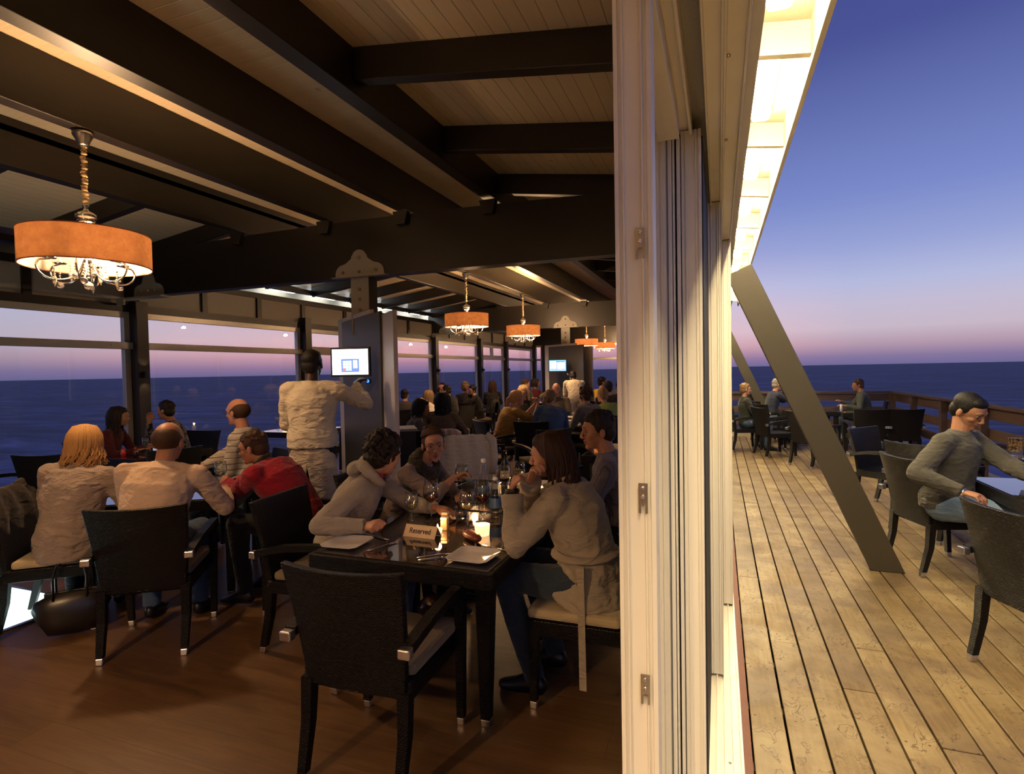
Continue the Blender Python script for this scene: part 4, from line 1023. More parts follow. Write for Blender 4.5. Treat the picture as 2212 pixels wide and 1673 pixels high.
# shakers
def shaker(x, y, label, ang):
    root = empty('shaker', (x, y, T), ang); a = 0.019
    MB().prism([(-a, -a), (a, -a), (a, a), (-a, a)], 0, 0.055).build('shaker_glass', plain('frosted_gold_glass', (0.62, 0.42, 0.22), 0.2, 0.35), root, bevel=0.003)
    MB().prism([(-a, -a), (a, -a), (a, a), (-a, a)], 0.056, 0.072).build('metal_top', SIGN, root, bevel=0.003); tag(root, label, 'shaker', 'salt and pepper shakers')
shaker(-1.444, 2.80, 'square gold shaker lit by the candle, front one', R(12)); shaker(-1.49, 2.90, 'second square gold shaker just behind the first', R(12))
# tea lights
WAX = mat('glowing_wax', lambda t: t.done(t.pr((0.95, 0.75, 0.45), 0.5, 0, None, Emission_Color=(1, 0.55, 0.2, 1), Emission_Strength=1.6)))
FLAME = m_glow('candle_flame', (1.0, 0.62, 0.25), 60.0)
def tealight(x, y, z, label, energy, r=0.038, hh=0.052, holder=True, group='tea lights'):
    root = empty('tea_light', (x, y, z)); tag(root, label, 'candle', group)
    if holder: MB().lathe([(0, 0.001), (r * 0.9, 0.001), (r, hh), (r - 0.003, hh), (r * 0.8, 0.006), (0, 0.006)], 26).build('glass_holder', mat('frosted_candle_glass', lambda t: t.done(t.pr((1, 0.9, 0.75), 0.25, 0, None, Transmission_Weight=0.6, Emission_Color=(1, 0.6, 0.3, 1), Emission_Strength=0.8))), root)
    MB().lathe([(0, 0.008), (r * 0.62, 0.008), (r * 0.62, 0.026), (0, 0.026)], 20).build('wax', WAX, root)
    MB().lathe([(0, 0.026), (0.003, 0.030), (0.0045, 0.036), (0.002, 0.045), (0, 0.049)], 10).build('flame', FLAME, root)
    ld = bpy.data.lights.new('candle_light', 'POINT'); ld.energy = energy; ld.color = (1, 0.5, 0.2); ld.shadow_soft_size = 0.02
    lo = bpy.data.objects.new('candle_light', ld); COL.objects.link(lo); lo.location = (x, y, z + 0.075)
tealight(-1.452, 2.735, T, 'tea light burning right behind the reserved sign', 0.75, 0.026, 0.024)
tealight(-1.20, 2.765, T, 'bright frosted tea light between the wine glasses and the tumbler', 1.1, 0.042, 0.058)
tealight(-1.20, 3.80, T, 'tea light glowing beyond the trench coat sleeve', 0.7)
# leather case
o = MB().tube([(-0.075, 0, 0.022), (-0.068, 0, 0.022), (-0.04, 0, 0.024), (0.03, 0, 0.024), (0.068, 0, 0.021), (0.078, 0, 0.02)], [(0.008, 0.008), (0.026, 0.018), (0.034, 0.021), (0.033, 0.021), (0.024, 0.017), (0.006, 0.006)], 18, flat=(0, 1, 0)).build('glasses_case', plain('chestnut_leather', (0.24, 0.06, 0.03), 0.3)); place(o, -1.215, 2.665, T, R(-42)); tag(o, 'chestnut brown leather glasses case beside the bright tea light', 'case')
for (x, y, a, nm, lab) in ((-1.38, 3.93, R(30), 'phone', 'black phone lying by the white wine glass'),):
    o = MB().box(-0.035, 0.035, -0.06, 0.06, 0.0, 0.012).build('phone', BLACKP, bevel=0.005); place(o, x, y, T, a); tag(o, lab, 'phone')
o = MB().lathe([(0, 0.001), (0.10, 0.001), (0.10, 0.008), (0, 0.008)], 40).build('round_mat', plain('cork_mat', (0.5, 0.26, 0.12), 0.6)); place(o, -1.22, 3.60, T); tag(o, 'round orange-brown mat lit by the candle beyond the trench sleeve', 'mat')
o = MB().box(-0.09, 0.09, -0.12, 0.12, 0.001, 0.014).build('bill_folder', plain('dark_brown_folder', (0.03, 0.015, 0.01), 0.4), bevel=0.003); place(o, -1.56, 3.93, T, R(20)); tag(o, 'dark folder lying at the far end of the foreground tables', 'folder')
# left tables
wineglass(-3.656, 3.33, 'white wine glass held by the man in the red fleece', WHTW, 0.215, 0.046, group='glasses at the left tables')
wineglass(-6.70, 7.25, 'empty wine glass on the candlelit table left of the waiter', None, 0.215, 0.042, group='glasses at the left tables')
wineglass(-6.1, 4.55, 'wine glass at the window table behind the blonde woman', None, 0.2, 0.038, group='glasses at the left tables')
wineglass(-6.45, 5.05, 'wine glass in front of the patterned jacket', None, 0.2, 0.038, group='glasses at the left tables')
tealight(-6.48, 7.15, T, 'tea light on the candlelit table left of the waiter', 1.0, 0.034, 0.04)
tumbler(-6.36, 7.2, 'small glass jar beside the tea light, left of the waiter', group='glasses at the left tables', h=0.10)
for (x, y, c_, lab) in ((-6.28, 4.42, (0.6, 0.04, 0.03), 'small red sauce pot on the window table'), (-6.14, 4.46, (0.05, 0.02, 0.01), 'little dark sauce bottle with red cap on the window table')):
    root = MB().lathe([(0, 0), (0.026, 0), (0.026, 0.05), (0.014, 0.065), (0.013, 0.08), (0, 0.08)], 16).build('sauce_bottle', plain(lab[:12].replace(' ', '_'), c_, 0.25))
    root.location = (x, y, T); tag(root, lab, 'bottle', 'sauces on the window table')
    MB().lathe([(0, 0.081), (0.015, 0.081), (0.015, 0.10), (0, 0.10)], 12).build('cap', plain('red_cap', (0.55, 0.04, 0.03), 0.4), root)
NAPK = fabric('white_napkin_cloth', (0.66, 0.60, 0.52), 600, 0.4)
o = MB().box(-0.12, 0.12, -0.09, 0.09, 0.001, 0.006).build('napkin', NAPK); place(o, -6.22, 4.95, T, 0.4); tag(o, 'white napkin on the window table', 'napkin', 'napkins')
# ---------------------------------------------------------------- people
SKINS = {'fair': (0.50, 0.27, 0.17), 'tan': (0.40, 0.20, 0.115), 'dark': (0.045, 0.022, 0.014), 'pink': (0.55, 0.27, 0.18)}
def m_skin(c):
    def f(t):
        nz = t.n('ShaderNodeTexNoise'); t.l(t.uv(obj=True), nz.inputs['Vector']); nz.inputs['Scale'].default_value = 26; nz.inputs['Detail'].default_value = 4
        cc = t.mix(nz.outputs[0], tuple(v * 0.88 for v in c), (c[0] * 1.08, c[1] * 0.98, c[2] * 0.95))
        return t.done(t.pr(cc, 0.48, 0, t.bump(nz.outputs[0], 0.06, 0.003), Subsurface_Weight=0.08, Subsurface_Radius=(0.012, 0.005, 0.003), Specular_IOR_Level=0.4))
    return f
def skin(k): return mat('skin_' + k, m_skin(SKINS[k]))
HAIRS = {'dark': (0.012, 0.007, 0.005), 'brown': (0.05, 0.022, 0.010), 'auburn': (0.028, 0.011, 0.006), 'blonde': (0.50, 0.27, 0.09), 'paleblonde': (0.66, 0.46, 0.22), 'grey': (0.28, 0.24, 0.19), 'black': (0.006, 0.005, 0.005), 'light': (0.22, 0.13, 0.06)}
def m_hair(c):
    def f(t):
        nz = t.n('ShaderNodeTexNoise'); t.l(t.uv((1, 1, 0.12), obj=True), nz.inputs['Vector']); nz.inputs['Scale'].default_value = 220; nz.inputs['Detail'].default_value = 3
        cc = t.mix(nz.outputs[0], tuple(v * 0.55 for v in c), tuple(min(1, v * 1.5) for v in c))
        return t.done(t.pr(cc, 0.55, 0, t.bump(nz.outputs[0], 0.8, 0.004), Specular_IOR_Level=0.3))
    return f
def hair_m(k): return mat('hair_' + k, m_hair(HAIRS[k]))
EYEW = plain('eye_white', (0.28, 0.24, 0.21), 0.4); EYED = plain('dark_iris', (0.012, 0.010, 0.010), 0.08); LIPM = plain('lip_skin', (0.36, 0.11, 0.085), 0.4)

def rotv(v, ax, deg): return Matrix.Rotation(R(deg), 3, ax) @ Vector(v)
def head_matrix(c, yaw, pitch, roll, s): return Matrix.Translation(c) @ Matrix.Rotation(R(yaw), 4, 'Z') @ Matrix.Rotation(R(pitch), 4, 'X') @ Matrix.Rotation(R(roll), 4, 'Y') @ Matrix.Scale(s, 4)
def add_head(mb, M, fem=False, det=1):
    n, m = (24, 16) if det > 1 else (16, 11)
    mb.ball((0, -0.012, 0.035), (0.074, 0.094, 0.084), n, m, M)                      # cranium
    mb.ball((0, 0.028, 0.020), (0.066, 0.064, 0.074), n, m, M)                       # brow and temples
    mb.ball((0, 0.030, -0.040), (0.055 if not fem else 0.052, 0.056, 0.058), n, m, M)  # face
    mb.ball((0, 0.034, -0.074), (0.042 if not fem else 0.036, 0.046, 0.034), n, m, M)  # jaw
    mb.ball((0, 0.070, -0.092), (0.021 if not fem else 0.018, 0.018, 0.018), 12, 8, M)        # chin
    for s in (-1, 1):
        mb.ball((s * 0.038, 0.054, -0.022), (0.024, 0.026, 0.022), 12, 8, M)          # cheekbone
        mb.tube([(s * 0.010, 0.091, 0.026), (s * 0.030, 0.087, 0.031), (s * 0.048, 0.070, 0.026)], [0.008, 0.009, 0.007], 8, M=M)   # brow ridge
        mb.ball((s * 0.078, -0.008, -0.008), (0.010, 0.018, 0.030), 12, 8, M)         # ear
        mb.ball((s * 0.010, 0.100, -0.031), (0.0085, 0.010, 0.008), 10, 6, M)          # nostril wing
    mb.tube([(0, 0.088, 0.018), (0, 0.098, -0.004), (0, 0.109, -0.026), (0, 0.100, -0.036)], [0.008, 0.009, 0.0115, 0.007], 10, M=M)   # nose
    mb.ball((0, 0.082, -0.052), (0.022, 0.012, 0.006), 12, 8, M); mb.ball((0, 0.080, -0.066), (0.019, 0.012, 0.007), 12, 8, M)  # lips
def face_parts(parent, M, eyes_down=False, brow=None):
    for s in (-1, 1):
        e = MB().ball((s * 0.031, 0.0725, 0.008), (0.0125, 0.0125, 0.0085), 14, 10, M).build('eye', EYEW, parent)
        MB().ball((s * 0.031, 0.0805, 0.0065 if not eyes_down else 0.002), (0.0058, 0.0058, 0.0058), 10, 8, M).build('iris', EYED, e)
        MB().tube([(s * 0.018, 0.088, 0.014), (s * 0.031, 0.0895, 0.0165), (s * 0.044, 0.082, 0.012)], [0.0009, 0.0014, 0.0009], 6, M=M).build('eyelid', EYED, parent)
        MB().tube([(s * 0.013, 0.0965, 0.029), (s * 0.030, 0.0945, 0.0365), (s * 0.048, 0.081, 0.031)], [0.0018, 0.0024, 0.0012], 6, M=M).build('eyebrow', brow, parent)
    MB().ball((0, 0.0875, -0.0525), (0.021, 0.0085, 0.0042), 14, 8, M).ball((0, 0.086, -0.062), (0.018, 0.0085, 0.0052), 14, 8, M).build('lips', LIPM, parent)

def add_hand(mb, W, d, nrm, side, curl=0.5, s=1.0, thumb=0.6):
    """W wrist, d direction of the hand, nrm palm normal (fingers curl towards it), side +1: thumb on +cross side"""
    W = Vector(W); d = Vector(d).normalized(); nrm = Vector(nrm); nrm = (nrm - d * nrm.dot(d)).normalized(); x = d.cross(nrm) * side
    mb.tube([W - d * 0.01, W + d * 0.02 * s, W + d * 0.055 * s, W + d * 0.088 * s], [(0.025 * s, 0.019 * s), (0.031 * s, 0.0185 * s), (0.040 * s, 0.0165 * s), (0.037 * s, 0.012 * s)], 12, flat=x)
    for i, (off, L_) in enumerate(((0.031, 0.070), (0.0105, 0.080), (-0.010, 0.074), (-0.030, 0.058))):
        base = W + d * (0.082 - 0.004 * abs(i - 1)) * s + x * off * s; dirn = (d + x * off * 2.2).normalized(); pts = [base]; a = curl * 38 + i * 3 * curl; p = base
        for seg, fr in enumerate((0.45, 0.30, 0.25)):
            ang = a * (seg + 1) if seg else a * 0.9
            v = dirn * math.cos(R(ang)) + nrm * math.sin(R(ang)); p = p + v * (L_ * fr * s); pts.append(p)
        mb.tube(pts, [0.0092 * s, 0.0088 * s, 0.0080 * s, 0.0066 * s], 8)
    b = W + d * 0.028 * s + x * 0.026 * s; v1 = (d * 0.75 + x * 0.75 + nrm * 0.35).normalized(); v2 = (d * 0.9 + x * (0.5 - thumb) + nrm * 0.55).normalized()
    mb.tube([b, b + v1 * 0.034 * s, b + v1 * 0.034 * s + v2 * 0.028 * s, b + v1 * 0.034 * s + v2 * 0.050 * s], [0.014 * s, 0.0115 * s, 0.0098 * s, 0.0075 * s], 8)

def ik(S, W, l1, l2, hint):
    S = Vector(S); W = Vector(W); v = W - S; D = v.length
    if D > (l1 + l2) * 0.995: W = S + v.normalized() * (l1 + l2) * 0.995; v = W - S; D = v.length
    if D < abs(l1 - l2) + 0.03: D = abs(l1 - l2) + 0.03; W = S + v.normalized() * D; v = W - S
    a = (l1 * l1 - l2 * l2 + D * D) / (2 * D); h = math.sqrt(max(0, l1 * l1 - a * a)); n = v.normalized(); hv = Vector(hint); hv = hv - n * hv.dot(n)
    if hv.length < 1e-4: hv = n.orthogonal()
    return S + n * a + hv.normalized() * h, W

def remesh(o, vox, smooth=2, fac=0.6):
    r = o.modifiers.new('remesh', 'REMESH'); r.mode = 'VOXEL'; r.voxel_size = vox; r.use_smooth_shade = True
    if smooth: q = o.modifiers.new('smooth', 'SMOOTH'); q.iterations = smooth; q.factor = fac
def rumple(o, strength, size=0.09):
    tx = bpy.data.textures.get('cloth_folds_%d' % int(size * 1000))
    if tx is None: tx = bpy.data.textures.new('cloth_folds_%d' % int(size * 1000), 'CLOUDS'); tx.noise_scale = size; tx.noise_depth = 3
    d = o.modifiers.new('folds', 'DISPLACE'); d.texture = tx; d.strength = strength; d.mid_level = 0.5; d.texture_coords = 'LOCAL'

def strands(M, L_, n=46, r=0.0095, flare=0.03, a0=62, a1=298, seed=1, wave=0.012, jag=0.25, front=False):
    q = random.Random(seed); mb = MB()
    for lay in (0, 1):
        for k in range(n):
            a = R(a0 + (a1 - a0) * (k + q.random() * 0.8) / n); sx, cy = math.sin(a), math.cos(a)
            rr = 1.0 + lay * 0.05 + q.uniform(-0.02, 0.03)
            ex, ey = 0.082 * rr, 0.104 * rr
            ll = L_ * (1 - jag * q.random()); pts = [(0.012 * sx, -0.012 + 0.012 * cy, 0.124), (ex * 0.62 * sx, -0.012 + ey * 0.66 * cy, 0.108), (ex * 0.95 * sx, -0.012 + ey * 0.95 * cy, 0.055), (ex * 1.06 * sx, -0.014 + ey * 1.02 * cy, 0.0)]
            m = 6; ph = q.random() * 6
            for i in range(1, m + 1):
                u = i / m; fl = 1.06 + flare * 10 * u * (0.4 + u * 0.6) * 0.4
                pts.append((ex * fl * sx + wave * math.sin(ph + u * 7) * u, -0.014 + ey * (1.02 - 0.12 * u + flare * 3 * u * u) * cy + wave * math.cos(ph + u * 6) * u, -ll * u))
            rad = [r * 0.8, r * 1.3, r * 1.5, r * 1.4] + [r * (1.35 - 0.95 * (i / m)) for i in range(1, m + 1)]
            mb.tube(pts, rad, 6, M=M)
    return mb
def add_cap(mb, M, low=True, k=1.0, front=True):
    mb.ball((0, -0.020, 0.045), (0.081 * k, 0.095 * k, 0.083 * k), 20, 14, M)
    if front: mb.ball((0, 0.030, 0.076), (0.060 * k, 0.050 * k, 0.042 * k), 16, 10, M)
    if low: mb.ball((0, -0.050, -0.010), (0.074 * k, 0.062 * k, 0.072 * k), 18, 12, M)
    for s in (-1, 1): mb.ball((s * 0.060, -0.006, 0.030), (0.022 * k, 0.042 * k, 0.040 * k), 12, 8, M)
def hair(parent, M, style, colour, det, seed=3, L_=None, arc=None):
    m = hair_m(colour); vox = 0.005 if det > 1 else 0.008; q = random.Random(seed)
    if style == 'none': return None
    mb = MB()
    if style in ('short', 'crop'):
        add_cap(mb, M, True, 1.0 if style == 'short' else 0.975)
        if style == 'short':
            for i in range(70):
                a = q.uniform(0, 6.28); e = q.uniform(0.0, 1.5); mb.ball((0.075 * math.cos(e) * math.sin(a), -0.018 + 0.092 * math.cos(e) * math.cos(a) * (1 if math.cos(a) < 0 else 0.85), 0.055 + 0.070 * math.sin(e)), q.uniform(0.010, 0.017), 8, 6, M)
        o = mb.build('hair', m, parent); remesh(o, vox, 1)
    elif style == 'curly':
        add_cap(mb, M, True, 1.06)
        for i in range(230 if det > 1 else 110):
            a = q.uniform(0, 6.28); e = q.uniform(-0.75, 1.5)
            if math.cos(a) > 0.45 and e < 0.45: continue
            k = q.uniform(1.04, 1.27); mb.ball((0.080 * k * math.cos(e) * math.sin(a), -0.022 + 0.095 * k * math.cos(e) * math.cos(a), 0.038 + 0.092 * k * math.sin(e)), q.uniform(0.011, 0.02), 8, 6, M)
        o = mb.build('hair', m, parent); remesh(o, vox, 0)
    elif style == 'bald':       # fringe of hair round the back and sides
        mb.ball((0, -0.034, 0.020), (0.0815, 0.083, 0.078), 20, 14, M)
        for s in (-1, 1): mb.ball((s * 0.066, -0.006, 0.010), (0.016, 0.030, 0.030), 12, 8, M)
        o = mb.build('hair', m, parent); remesh(o, vox, 1)
    elif style in ('long', 'bob', 'ponytail', 'bun'):
        Lx = L_ or {'long': 0.24, 'bob': 0.13, 'ponytail': 0.0, 'bun': 0.0}[style]
        add_cap(mb, M, True, 1.02 if style != 'bun' else 0.965, style != 'bun')
        if style == 'bun': mb.ball((0, 0.004, 0.088), (0.058, 0.054, 0.036), 16, 10, M)
        if style == 'bun':
            mb.ball((0.012, -0.085, 0.095), (0.045, 0.040, 0.040), 16, 10, M)
            for i in range(26): a = q.uniform(0, 6.28); mb.ball((0.012 + 0.042 * math.cos(a), -0.088 + q.uniform(-.02, .03), 0.095 + 0.038 * math.sin(a)), q.uniform(0.008, 0.014), 8, 6, M)
        if style == 'ponytail':
            mb.tube([(0, -0.095, 0.03), (0.0, -0.135, 0.0), (-0.01, -0.145, -0.08), (-0.02, -0.13, -0.16), (-0.02, -0.12, -0.20)], [0.022, 0.030, 0.034, 0.024, 0.008], 12, M=M)
        o = mb.build('hair', m, parent); remesh(o, vox, 1)
        if style in ('bun', 'ponytail') and det > 1:      # combed-back locks running from the hairline to the knot
            lk = MB(); E_ = Vector((0.012, -0.07, 0.095)) if style == 'bun' else Vector((0, -0.10, 0.03))
            for i in range(64):
                a = R(-118 + 236 * i / 63 + q.uniform(-2, 2)); c_, s2 = math.cos(a), math.sin(a)
                st = Vector((0.074 * s2, -0.004 + 0.072 * c_, 0.050 + 0.046 * max(0, c_) + 0.004 * q.random())) if c_ > -0.2 else Vector((0.070 * s2, -0.03 + 0.075 * c_, 0.0))
                md = (st * 0.55 + E_ * 0.45); ctr = Vector((0, -0.015, 0.03)); md = ctr + (md - ctr).normalized() * 0.097
                q1 = ctr + ((st * 0.8 + E_ * 0.2) - ctr).normalized() * 0.091
                lk.tube([st, q1, md, E_ + (md - E_) * 0.25, E_], [0.004, 0.0075, 0.0085, 0.008, 0.006], 6, M=M)
            lk.build('hair_locks', m, o)
        if Lx > 0:
            s_ = strands(M, Lx, 84 if det > 1 else 26, 0.0068 if det > 1 else 0.013, wave=0.022 if det > 1 else 0.012, seed=seed, flare=0.03 if style == 'long' else 0.045, a0=arc[0] if arc else (66 if style != 'bob' else 58), a1=arc[1] if arc else (294 if style != 'bob' else 302))
            s_.build('hair_locks', m, o)
    return o

def person(label, hip, yaw, lean=12, side=0, twist=0, head=(0, 0, 0), wl=None, wr=None, el=(-0.55, -0.35, -0.9), er=(0.55, -0.35, -0.9), hl=None, hr=None, curl=(0.6, 0.6),
           top=None, bottom=None, shoe=None, skin_='fair', hair_=('short', 'brown'), fem=False, s=1.0, det=1, bulk=1.0, sleeve=1.0, group=None, standing=False, knees=None, extra=None, face=True, fold=0.012, headtilt=0, topname='shirt', world=True, feet=None, legs=True, name='person', neckopen=0.0, low=0.0, headoff=(0, 0, 0)):
    """hip: world x, y, z of the hip centre; yaw: facing, degrees anticlockwise from +Y; hands in world coordinates"""
    hx, hy, hz = hip
    root = empty(name, (hx, hy, 0), R(yaw)); tag(root, label, 'person', group)
    Wi = (Matrix.Translation((hx, hy, 0)) @ Matrix.Rotation(R(yaw), 4, 'Z')).inverted()
    loc = (lambda p: Wi @ Vector(p)) if world else (lambda p: Vector(p))
    b = bulk
    # spine
    def tilt(v, k): return Matrix.Rotation(R(side * k), 3, 'Y') @ (Matrix.Rotation(R(-lean * k), 3, 'X') @ Vector(v))
    P0 = Vector((0, 0, hz)); P1 = P0 + tilt((0, 0, 0.17 * s), 0.55); P2 = P1 + tilt((0, 0, 0.17 * s), 0.95); P3 = P2 + tilt((0, 0, 0.155 * s), 1.2)
    upv = tilt((0, 0, 1), 1.2); rt = Matrix.Rotation(R(twist), 3, 'Z') @ tilt((1, 0, 0), 1.2); fw = upv.cross(rt)
    sw = (0.165 if fem else 0.192) * s
    SL = P3 - rt * sw - upv * 0.058 * s; SR = P3 + rt * sw - upv * 0.058 * s
    nk = (upv * 0.6 + Vector((0, 0, 1)) * 0.4).normalized()
    Hc = P3 + nk * 0.155 * s + fw * 0.028 * s + Vector(headoff)
    HM = head_matrix(Hc, head[0], head[1], head[2], s)
    hd = (HM.to_3x3() @ Vector((0, 1, 0))).normalized()
    l1, l2 = 0.285 * s, 0.255 * s
    def arm(S, w, hint, sg):
        if w is None: w = root_default[sg]
        else: w = loc(w)
        return ik(S, w, l1, l2, hint)
    tz = 0.775
    root_default = {-1: Vector((-0.13, 0.42, tz)), 1: Vector((0.13, 0.42, tz))} if not standing else {-1: Vector((-0.26, 0.08, hz - 0.10)), 1: Vector((0.26, 0.08, hz - 0.10))}
    EL, WL = arm(SL, wl, el, -1); ER, WR = arm(SR, wr, er, 1)
    sk = skin(skin_); vox = 0.0055 if det > 1 else 0.011
    mb = MB(); f = 0.86 if fem else 1.0
    add_head(mb, HM, fem, det)
    mb.tube([P3 - upv * 0.05 * s, P3 + nk * 0.03 * s, Hc + HM.to_3x3() @ Vector((0, -0.018, -0.045))], [0.062 * s * f, 0.053 * s * f, 0.053 * s * f], 14)
    mb.tube([P0, P1, P2, P3 - upv * 0.03], [(0.15 * s, 0.10 * s), (0.125 * s, 0.088 * s), (0.145 * s, 0.095 * s), (0.11 * s, 0.07 * s)], 16, flat=(1, 0, 0))
    for S, E, W, H_, sg, cu in ((SL, EL, WL, hl, -1, curl[0]), (SR, ER, WR, hr, 1, curl[1])):
        mb.caps(P3 - upv * 0.05 * s, S, 0.044 * s, 0.046 * s); mb.caps(S, E, 0.047 * s * f, 0.038 * s * f); mb.tube([E, E.lerp(W, 0.35), W], [0.038 * s * f, 0.037 * s * f, 0.024 * s * f], 12)
        d = (W - E).normalized(); nr = Vector((0, 0, -1)) if H_ is None else Wi.to_3x3() @ Vector(H_[1]); dd = d if H_ is None or H_[0] is None else (Wi.to_3x3() @ Vector(H_[0])).normalized()
        add_hand(mb, W, dd, nr, sg, cu, s * (0.92 if fem else 1.0))
    # legs
    th, sh = 0.43 * s, 0.42 * s; HP = []
    for sg in (-1, 1):
        h0 = P0 + Vector((sg * 0.092 * s, 0.0, -0.01))
        if standing: kn = h0 + Vector((sg * 0.01, 0.03, -(hz - 0.08) * 0.5)); an = h0 + Vector((sg * 0.02, 0.0 if not feet else 0, -(hz - 0.09)))
        else:
            kdx = (0.05, 0.05) if knees is None else knees; kn = h0 + Vector((sg * kdx[0 if sg < 0 else 1], th * 0.97, 0.02)); an = Vector((kn.x, kn.y + (feet if feet is not None else -0.06), 0.085))
        HP.append((h0, kn, an))
        if legs:
            mb.caps(h0, kn, 0.082 * s, 0.053 * s); mb.tube([kn, kn.lerp(an, 0.3), an], [0.052 * s, 0.054 * s, 0.034 * s], 12)
            mb.tube([an + Vector((0, -0.03, -0.02)), an + Vector((0, 0.03, -0.04)), an + Vector((0, 0.15, -0.058))], [(0.03, 0.03), (0.036, 0.03), (0.03, 0.015)], 12, flat=(1, 0, 0))
    body = mb.build('body', sk, root); remesh(body, vox, 2 if det > 1 else 1)
    if face and det > 1: face_parts(body, HM, head[1] < -15, hair_m(hair_[1] if hair_[1] != 'paleblonde' else 'light'))
    hr_o = hair(root, HM, hair_[0], hair_[1], det, seed=int(abs(hx * 37 + hy * 91)) + 1, L_=hair_[2] if len(hair_) > 2 else None, arc=hair_[3] if len(hair_) > 3 else None)
    # upper garment
    g = 0.014
    t = MB()
    lo = P0 - upv * 0 + Vector((0, 0, -0.03 - low))
    bw = b * (0.93 if fem else 1.0)
    t.tube([lo, P0 + tilt((0, 0, 0.05), 0.3), P1, P2, P3 - upv * 0.055 * s, P3 - upv * 0.012 * s, P3 + nk * 0.020 * s],
           [(0.172 * s * bw, 0.128 * s * b), (0.172 * s * bw, 0.130 * s * b), (0.152 * s * bw, 0.122 * s * b), (0.175 * s * bw, 0.126 * s * b), (0.150 * s * bw, 0.105 * s * b), (0.092 * s, 0.076 * s), (0.066 * s, 0.062 * s)], 22, flat=rt)
    for S, E, W in ((SL, EL, WL), (SR, ER, WR)):
        t.caps(P3 - upv * 0.035 * s, S, 0.054 * s * b, 0.058 * s * b); t.caps(S, E, 0.060 * s * b, 0.052 * s * b)
        We = E.lerp(W, min(1.0, sleeve) * 0.97 if sleeve > 0.5 else 0.02)
        if sleeve > 0.5: t.tube([E, E.lerp(We, 0.3), E.lerp(We, 0.85), We], [0.053 * s * b, 0.050 * s * b, 0.037 * s * b, 0.039 * s * b], 14)
    tv = t.build(topname, top, root); remesh(tv, 0.009 if det > 1 else 0.014, 3); rumple(tv, fold * (1.6 if det > 1 else 1.0))
    # trousers or skirt
    if legs:
        t = MB(); t.tube([P0 + Vector((0, 0, 0.06)), P0 + Vector((0, 0, -0.02)), P0 + Vector((0, 0.01, -0.075))], [(0.158 * s * bw, 0.112 * s * b), (0.168 * s * bw, 0.122 * s * b), (0.13 * s, 0.10 * s)], 18, flat=(1, 0, 0))
        for h0, kn, an in HP:
            t.caps(h0, kn, 0.094 * s * min(b, 1.1), 0.066 * s); t.tube([kn, kn.lerp(an, 0.35), an + Vector((0, 0, 0.0))], [0.066 * s, 0.064 * s, 0.052 * s], 14)
        tr = t.build('trousers', bottom, root); remesh(tr, 0.013 if det > 1 else 0.018, 2); rumple(tr, 0.010)
        for h0, kn, an in HP:
            q = MB().tube([(an.x, an.y - 0.055, 0.035), (an.x, an.y - 0.03, 0.055), (an.x, an.y + 0.03, 0.062), (an.x, an.y + 0.10, 0.040), (an.x, an.y + 0.17, 0.028), (an.x, an.y + 0.195, 0.024)], [(0.022, 0.028), (0.036, 0.05), (0.042, 0.055), (0.046, 0.036), (0.042, 0.024), (0.02, 0.016)], 14, flat=(1, 0, 0))
            q.build('shoe', shoe or BLACKP, root)
    info = dict(root=root, body=body, top=tv, HM=HM, P=(P0, P1, P2, P3), S=(SL, SR), E=(EL, ER), W=(WL, WR), rt=rt, fw=fw, up=upv, Hc=Hc, Wi=Wi, hair=hr_o, nk=nk, hp=HP)
    return info
def spectacles(I):
    M = I['HM']; m_ = MB()
    for s in (-1, 1):
        pts = [(s * 0.032 + 0.021 * math.cos(a), 0.098, 0.004 + 0.015 * math.sin(a)) for a in [k * math.pi / 8 for k in range(17)]]
        m_.tube(pts, 0.0014, 6, M=M); m_.tube([(s * 0.053, 0.096, 0.006), (s * 0.075, 0.05, 0.006), (s * 0.082, -0.01, 0.004)], 0.0013, 6, M=M)
    m_.tube([(-0.011, 0.099, 0.006), (0, 0.103, 0.009), (0.011, 0.099, 0.006)], 0.0013, 6, M=M)
    return m_.build('spectacles', BLACKP, I['root'])
DENIM = fabric('blue_denim', (0.06, 0.10, 0.17), 900, 0.4); DARKT = fabric('dark_trousers', (0.012, 0.012, 0.014), 900, 0.4); BEIGET = fabric('stone_trousers', (0.25, 0.2, 0.14), 900, 0.4)
def cloth(name, c, **k): return fabric(name, c, 900, k.pop('wr', 0.5), **k)
def check(c2, per=0.028, w=0.25):
    def f(t, ob, c):
        sp = t.n('ShaderNodeSeparateXYZ'); t.l(ob, sp.inputs[0]); out = c
        for ax in ('X', 'Z'):
            m = t.n('ShaderNodeMath', operation='PINGPONG'); t.l(sp.outputs[ax], m.inputs[0]); m.inputs[1].default_value = per / 2
            l = t.n('ShaderNodeMath', operation='LESS_THAN'); t.l(m.outputs[0], l.inputs[0]); l.inputs[1].default_value = per * w / 2
            mm = t.n('ShaderNodeMath', operation='MULTIPLY'); t.l(l.outputs[0], mm.inputs[0]); mm.inputs[1].default_value = 0.45
            out = t.mix(mm.outputs[0], out, c2)
        return out
    return f
def stripes(c2, per=0.05, w=0.2, ax='X'):
    def f(t, ob, c):
        sp = t.n('ShaderNodeSeparateXYZ'); t.l(ob, sp.inputs[0])
        m = t.n('ShaderNodeMath', operation='PINGPONG'); t.l(sp.outputs[ax], m.inputs[0]); m.inputs[1].default_value = per / 2
        l = t.n('ShaderNodeMath', operation='LESS_THAN'); t.l(m.outputs[0], l.inputs[0]); l.inputs[1].default_value = per * w / 2
        return t.mix(l.outputs[0], c, c2)
    return f
